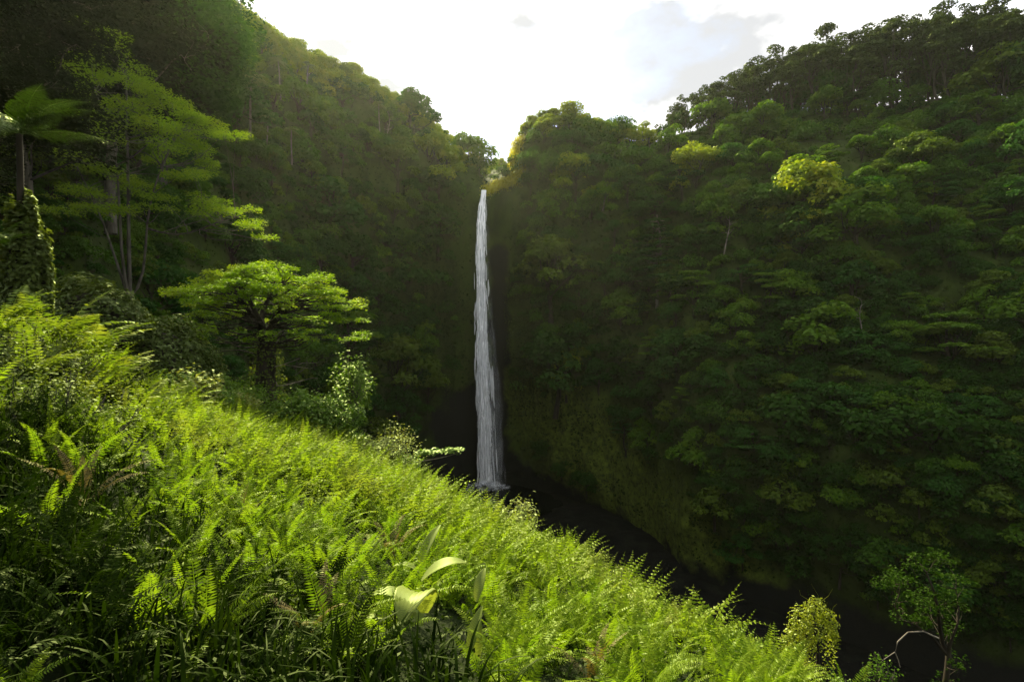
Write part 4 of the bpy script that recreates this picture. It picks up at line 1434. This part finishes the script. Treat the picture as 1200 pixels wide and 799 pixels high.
# ------------------------------------------------------------------ pleated broad leaves in the grass
def pleated_leaf(L, w, a0, droop, rng, nu=22, nv=15):
    t = np.linspace(0, 1, nu); el = a0 - droop * t ** 1.4
    ds = L / (nu - 1)
    y = np.concatenate([[0], np.cumsum(np.cos(el[:-1]) * ds)]); z = np.concatenate([[0], np.cumsum(np.sin(el[:-1]) * ds)])
    s = np.linspace(-1, 1, nv)
    prof = np.clip(np.sin(PI * np.clip(t * .93 + .05, 0, 1)) ** .8, .03, 1) * w * .5
    nor = np.stack([np.zeros(nu), -np.sin(el), np.cos(el)], 1)
    pleat = (np.arange(nv) % 2 * 2 - 1) * .06
    lift = (np.abs(s) ** 1.4 * .30 + pleat)
    V_ = np.stack([np.broadcast_to(s[None] * prof[:, None], (nu, nv)), np.broadcast_to(y[:, None], (nu, nv)), np.broadcast_to(z[:, None], (nu, nv))], 2) \
        + nor[:, None] * (lift[None] * prof[:, None])[..., None]
    return V_.reshape(-1, 3), grid_faces(nu, nv)


rp = np.random.default_rng(111)
def broadleaf_plant(x, y, D, specs, lab):
    root = link('broadleaf_plant', None)
    place(root, W(x, y, D))
    for (L, w, az, a0, dr, off) in specs:
        V_, F_ = pleated_leaf(L, w, a0, dr, rp)
        V_ = V_ * .74
        o = MB().add(V_, F_).build('leaf', M['pleat'], root)
        place(o, off, az)
    return tag(root, lab, 'plant')


broadleaf_plant(494, 734, 4.75, [
    (1.0, .46, PI * .95, 1.30, 2.5, (.02, 0, .12)), (.62, .27, -1.4, .75, 1.1, (0, 0, .42)), (.75, .24, 1.50, .9, 1.7, (-.05, .05, .1)), (.7, .2, .6, .8, 1.4, (0, 0, 0)), (.6, .2, 2.2, .9, 1.5, (-.2, 0, 0))],
    'broad pleated pale green leaves folding over in the grass below the falls')
broadleaf_plant(492, 672, 6.3, [(.75, .2, -.55, 1.0, .6, (0, 0, .1)), (.5, .16, 1.6, .8, 1.4, (0, 0, 0))], 'single upright pleated leaf behind the broad folded leaves')
broadleaf_plant(548, 778, 4.6, [(.6, .15, -.5, 1.15, .5, (0, 0, .05)), (.5, .13, -.1, 1.25, .5, (.08, 0, 0))], 'pair of narrow pleated leaves at the bottom right of the broad leaves')
broadleaf_plant(400, 716, 5.2, [(.6, .2, 1.2, .8, 1.3, (0, 0, 0)), (.55, .18, 2.4, .9, 1.3, (0, 0, 0))], 'dim pleated leaf in the shade left of the broad leaves')
broadleaf_plant(558, 705, 5.6, [(.5, .16, -.35, 1.1, .7, (0, 0, 0))], 'pleated leaf standing behind a fern frond right of the broad leaves')

# ------------------------------------------------------------------ lower right: creeper draped shrub, slender tree
r = np.random.default_rng(121)
D = 12.5
b_ = W(938, 850, D)
root = link('draped_shrub', None); place(root, b_)
st, lf = MB(), MB()
top = W(952, 718, D) - b_
st.add(*tube(bend((0, 0, -1.5), top, 8, .05, r), np.linspace(.07, .03, 8), 6))
for (x, y, rx_) in [(957, 714, .26), (940, 726, .30), (970, 726, .22), (930, 750, .30), (950, 744, .30), (925, 778, .34), (945, 790, .30), (976, 744, .14), (915, 806, .40), (938, 826, .4)]:
    c = W(x, y, D + r.normal() * .12) - b_
    m_ = int(900 * rx_)
    d = unit(r.normal(size=(m_, 3)))
    P = c + d * np.array([1, 1, 1.15]) * (rx_ * r.uniform(.55, 1.12, m_) * (1 + .35 * fbm(d * 2.2 + x, 2)))[:, None]
    lf.add(*leaves(P, unit(d + np.array([0, 0, .5]) + r.normal(size=P.shape) * .5), r.uniform(.045, .10, m_), .045, r))
    for q in range(9):
        ln = r.uniform(.2, 1.0); m_ = int(ln * 18) + 3; t_ = np.linspace(0, 1, m_)
        dd = unit(r.normal(size=3))
        P = c + dd * rx_ * .9 + np.stack([-.1 * t_, t_ * 0, -ln * t_], 1) + r.normal(size=(m_, 3)) * .03
        lf.add(*leaves(P, unit(r.normal(size=(m_, 3)) * .6 + np.array([-.3, -.3, .6])), r.uniform(.04, .09, m_), .04, r))
    for q in range(4):
        e = c + np.array([r.normal() * .2, r.normal() * .2, rx_ + r.uniform(.1, .28)])
        lf.add(*tube(bend(c, e, 5, .1, r), np.linspace(.006, .002, 5), 4))
st.build('stems', M['bark_dark'], root); lf.build('foliage', M['vine'], root)
tag(root, 'yellow green creeper draped shrub rising at the lower right edge of the ferns', 'shrub')

D = 14
b_ = W(1110, 900, D)
pads = []
for k in range(40):
    a = r.uniform(0, 2 * PI); q = math.sqrt(r.random())
    x, y = 1080 + q * math.cos(a) * 52, 688 + q * math.sin(a) * 42
    if x > 1090 and y > 700 and r.random() < .5:
        continue
    pads.append((W(x, y, D + r.normal() * .6), (r.uniform(.18, .34),) * 2 + (.14,)))
for k in range(16):
    pads.append((W(1112 + r.normal() * 10, r.uniform(700, 860), D + r.normal() * .2), (r.uniform(.12, .22),) * 2 + (.16,)))
tr = [(bend(b_, W(1112, 760, D), 7, .02, r), .09, .06), (bend(W(1112, 770, D), W(1085, 670, D), 6, .05, r), .06, .02), (bend(W(1112, 770, D), W(1052, 690, D), 6, .08, r), .04, .012), (bend(W(1112, 770, D), W(1120, 690, D), 6, .05, r), .04, .012)]
sl = pads_tree('slender_tree', tr, pads, 'slender_leaf', 'bark_dark', .075, 123, 1.2, .012, .6, b_)
tag(sl, 'slender leafy tree standing alone in the dark lower right', 'tree')
mb = MB()
for pth, rr_ in (([(1100, 748), (1082, 740), (1064, 741), (1052, 752), (1049, 764)], .022), ([(1049, 764), (1040, 770), (1034, 774)], .012), ([(1049, 764), (1053, 774), (1055, 782)], .012)):
    q = np.array([W(x, y, D - .3) - b_ for x, y in pth])
    mb.add(*tube(q, np.linspace(rr_, rr_ * .6, len(q)), 6))
mb.build('bare_branch', M['bark_pale'], sl, smooth=True)
leafy_bush('leafy_bush', 1030, 800, 12, .35, .7, 'leaf_mid', 'little bush beside the curved bare branch', 126, 500, .07)
leafy_bush('leafy_bush', 990, 840, 10.5, .6, .8, 'bush', 'low bush at the bottom edge right of the draped shrub', 127, 900, .08)

# ------------------------------------------------------------------ air
lo, hi = np.array([-330., -100., -74.]), np.array([420., 520., 175.])
hv = np.array([[x, y, z] for x in (lo[0], hi[0]) for y in (lo[1], hi[1]) for z in (lo[2], hi[2])])
hf = np.array([(0, 1, 3, 2), (4, 6, 7, 5), (0, 4, 5, 1), (2, 3, 7, 6), (0, 2, 6, 4), (1, 5, 7, 3)])
m, N, L = newmat('damp_air')
out = N.new('ShaderNodeOutputMaterial')
pv_ = N.new('ShaderNodeVolumePrincipled')
pv_.inputs['Color'].default_value = (.84, .9, .70, 1)
pv_.inputs['Density'].default_value = .00006
pv_.inputs['Anisotropy'].default_value = .62
L.new(pv_.outputs[0], out.inputs['Volume'])
haze = MB().add(hv, hf).build('haze', m)
tag(haze, kind='stuff')

# ------------------------------------------------------------------ light, sky, camera
SUN_AZ = math.radians(-25.0)      # behind the left rim
SUN_EL = math.radians(38)
sd_ = bpy.data.lights.new('sun', 'SUN'); sd_.energy = 5.0; sd_.angle = math.radians(.6); sd_.color = (1.0, .88, .60)
so_ = bpy.data.objects.new('sun', sd_); COL.objects.link(so_)
import mathutils
to_sun = mathutils.Vector((math.sin(SUN_AZ) * math.cos(SUN_EL), math.cos(SUN_AZ) * math.cos(SUN_EL), math.sin(SUN_EL)))
so_.rotation_euler = to_sun.to_track_quat('Z', 'Y').to_euler()
so_.location = (0, 60, 160)

w = bpy.data.worlds.new('World'); S.world = w; w.use_nodes = True
N, L = w.node_tree.nodes, w.node_tree.links
N.clear()
out = N.new('ShaderNodeOutputWorld'); bg = N.new('ShaderNodeBackground'); bg.inputs['Strength'].default_value = .094
sky = N.new('ShaderNodeTexSky'); sky.sky_type = 'NISHITA'; sky.sun_disc = False
sky.sun_elevation = SUN_EL; sky.sun_rotation = SUN_AZ
sky.air_density = 1.0; sky.dust_density = 1.5; sky.ozone_density = 1.0
tc = N.new('ShaderNodeTexCoord')
mp = N.new('ShaderNodeMapping'); mp.inputs['Scale'].default_value = (1, 1, 1.6); mp.inputs['Location'].default_value = (.35, .1, .0)
L.new(tc.outputs['Generated'], mp.inputs[0])
nz = N.new('ShaderNodeTexNoise'); nz.inputs['Scale'].default_value = 2.6; nz.inputs['Detail'].default_value = 9; nz.inputs['Roughness'].default_value = .55
L.new(mp.outputs[0], nz.inputs['Vector'])
cov = N.new('ShaderNodeMapRange'); cov.inputs[1].default_value = .38; cov.inputs[2].default_value = .56
L.new(nz.outputs['Fac'], cov.inputs[0])
# thickness of the cloud decides how bright it is
n2 = N.new('ShaderNodeTexNoise'); n2.inputs['Scale'].default_value = 3.4; n2.inputs['Detail'].default_value = 6
L.new(mp.outputs[0], n2.inputs['Vector'])
cr = N.new('ShaderNodeValToRGB')
cr.color_ramp.elements[0].position = .42; cr.color_ramp.elements[0].color = (2.75, 2.8, 2.9, 1)
cr.color_ramp.elements[1].position = .62; cr.color_ramp.elements[1].color = (10.5, 10.2, 9.6, 1)
L.new(n2.outputs['Fac'], cr.inputs[0])
mx = N.new('ShaderNodeMix'); mx.data_type = 'RGBA'
L.new(cov.outputs[0], mx.inputs[0]); L.new(sky.outputs[0], mx.inputs[6]); L.new(cr.outputs[0], mx.inputs[7])
L.new(mx.outputs[2], bg.inputs['Color']); L.new(bg.outputs[0], out.inputs['Surface'])

cam = bpy.data.cameras.new('camera'); cam.lens = 18; cam.sensor_width = 36; cam.clip_end = 6000; cam.clip_start = .05
co = bpy.data.objects.new('camera', cam); COL.objects.link(co)
co.location = (0, 0, 0); co.rotation_euler = (math.radians(90), 0, 0)
S.camera = co

S.render.engine = 'CYCLES'
S.cycles.use_denoising = True
S.cycles.max_bounces = 6; S.cycles.diffuse_bounces = 2; S.cycles.glossy_bounces = 2; S.cycles.transmission_bounces = 4
S.cycles.transparent_max_bounces = 24; S.cycles.volume_bounces = 0
S.cycles.sample_clamp_indirect = 4
S.view_settings.view_transform = 'Standard'; S.view_settings.look = 'None'; S.view_settings.gamma = 1
S.view_settings.exposure = 1.6
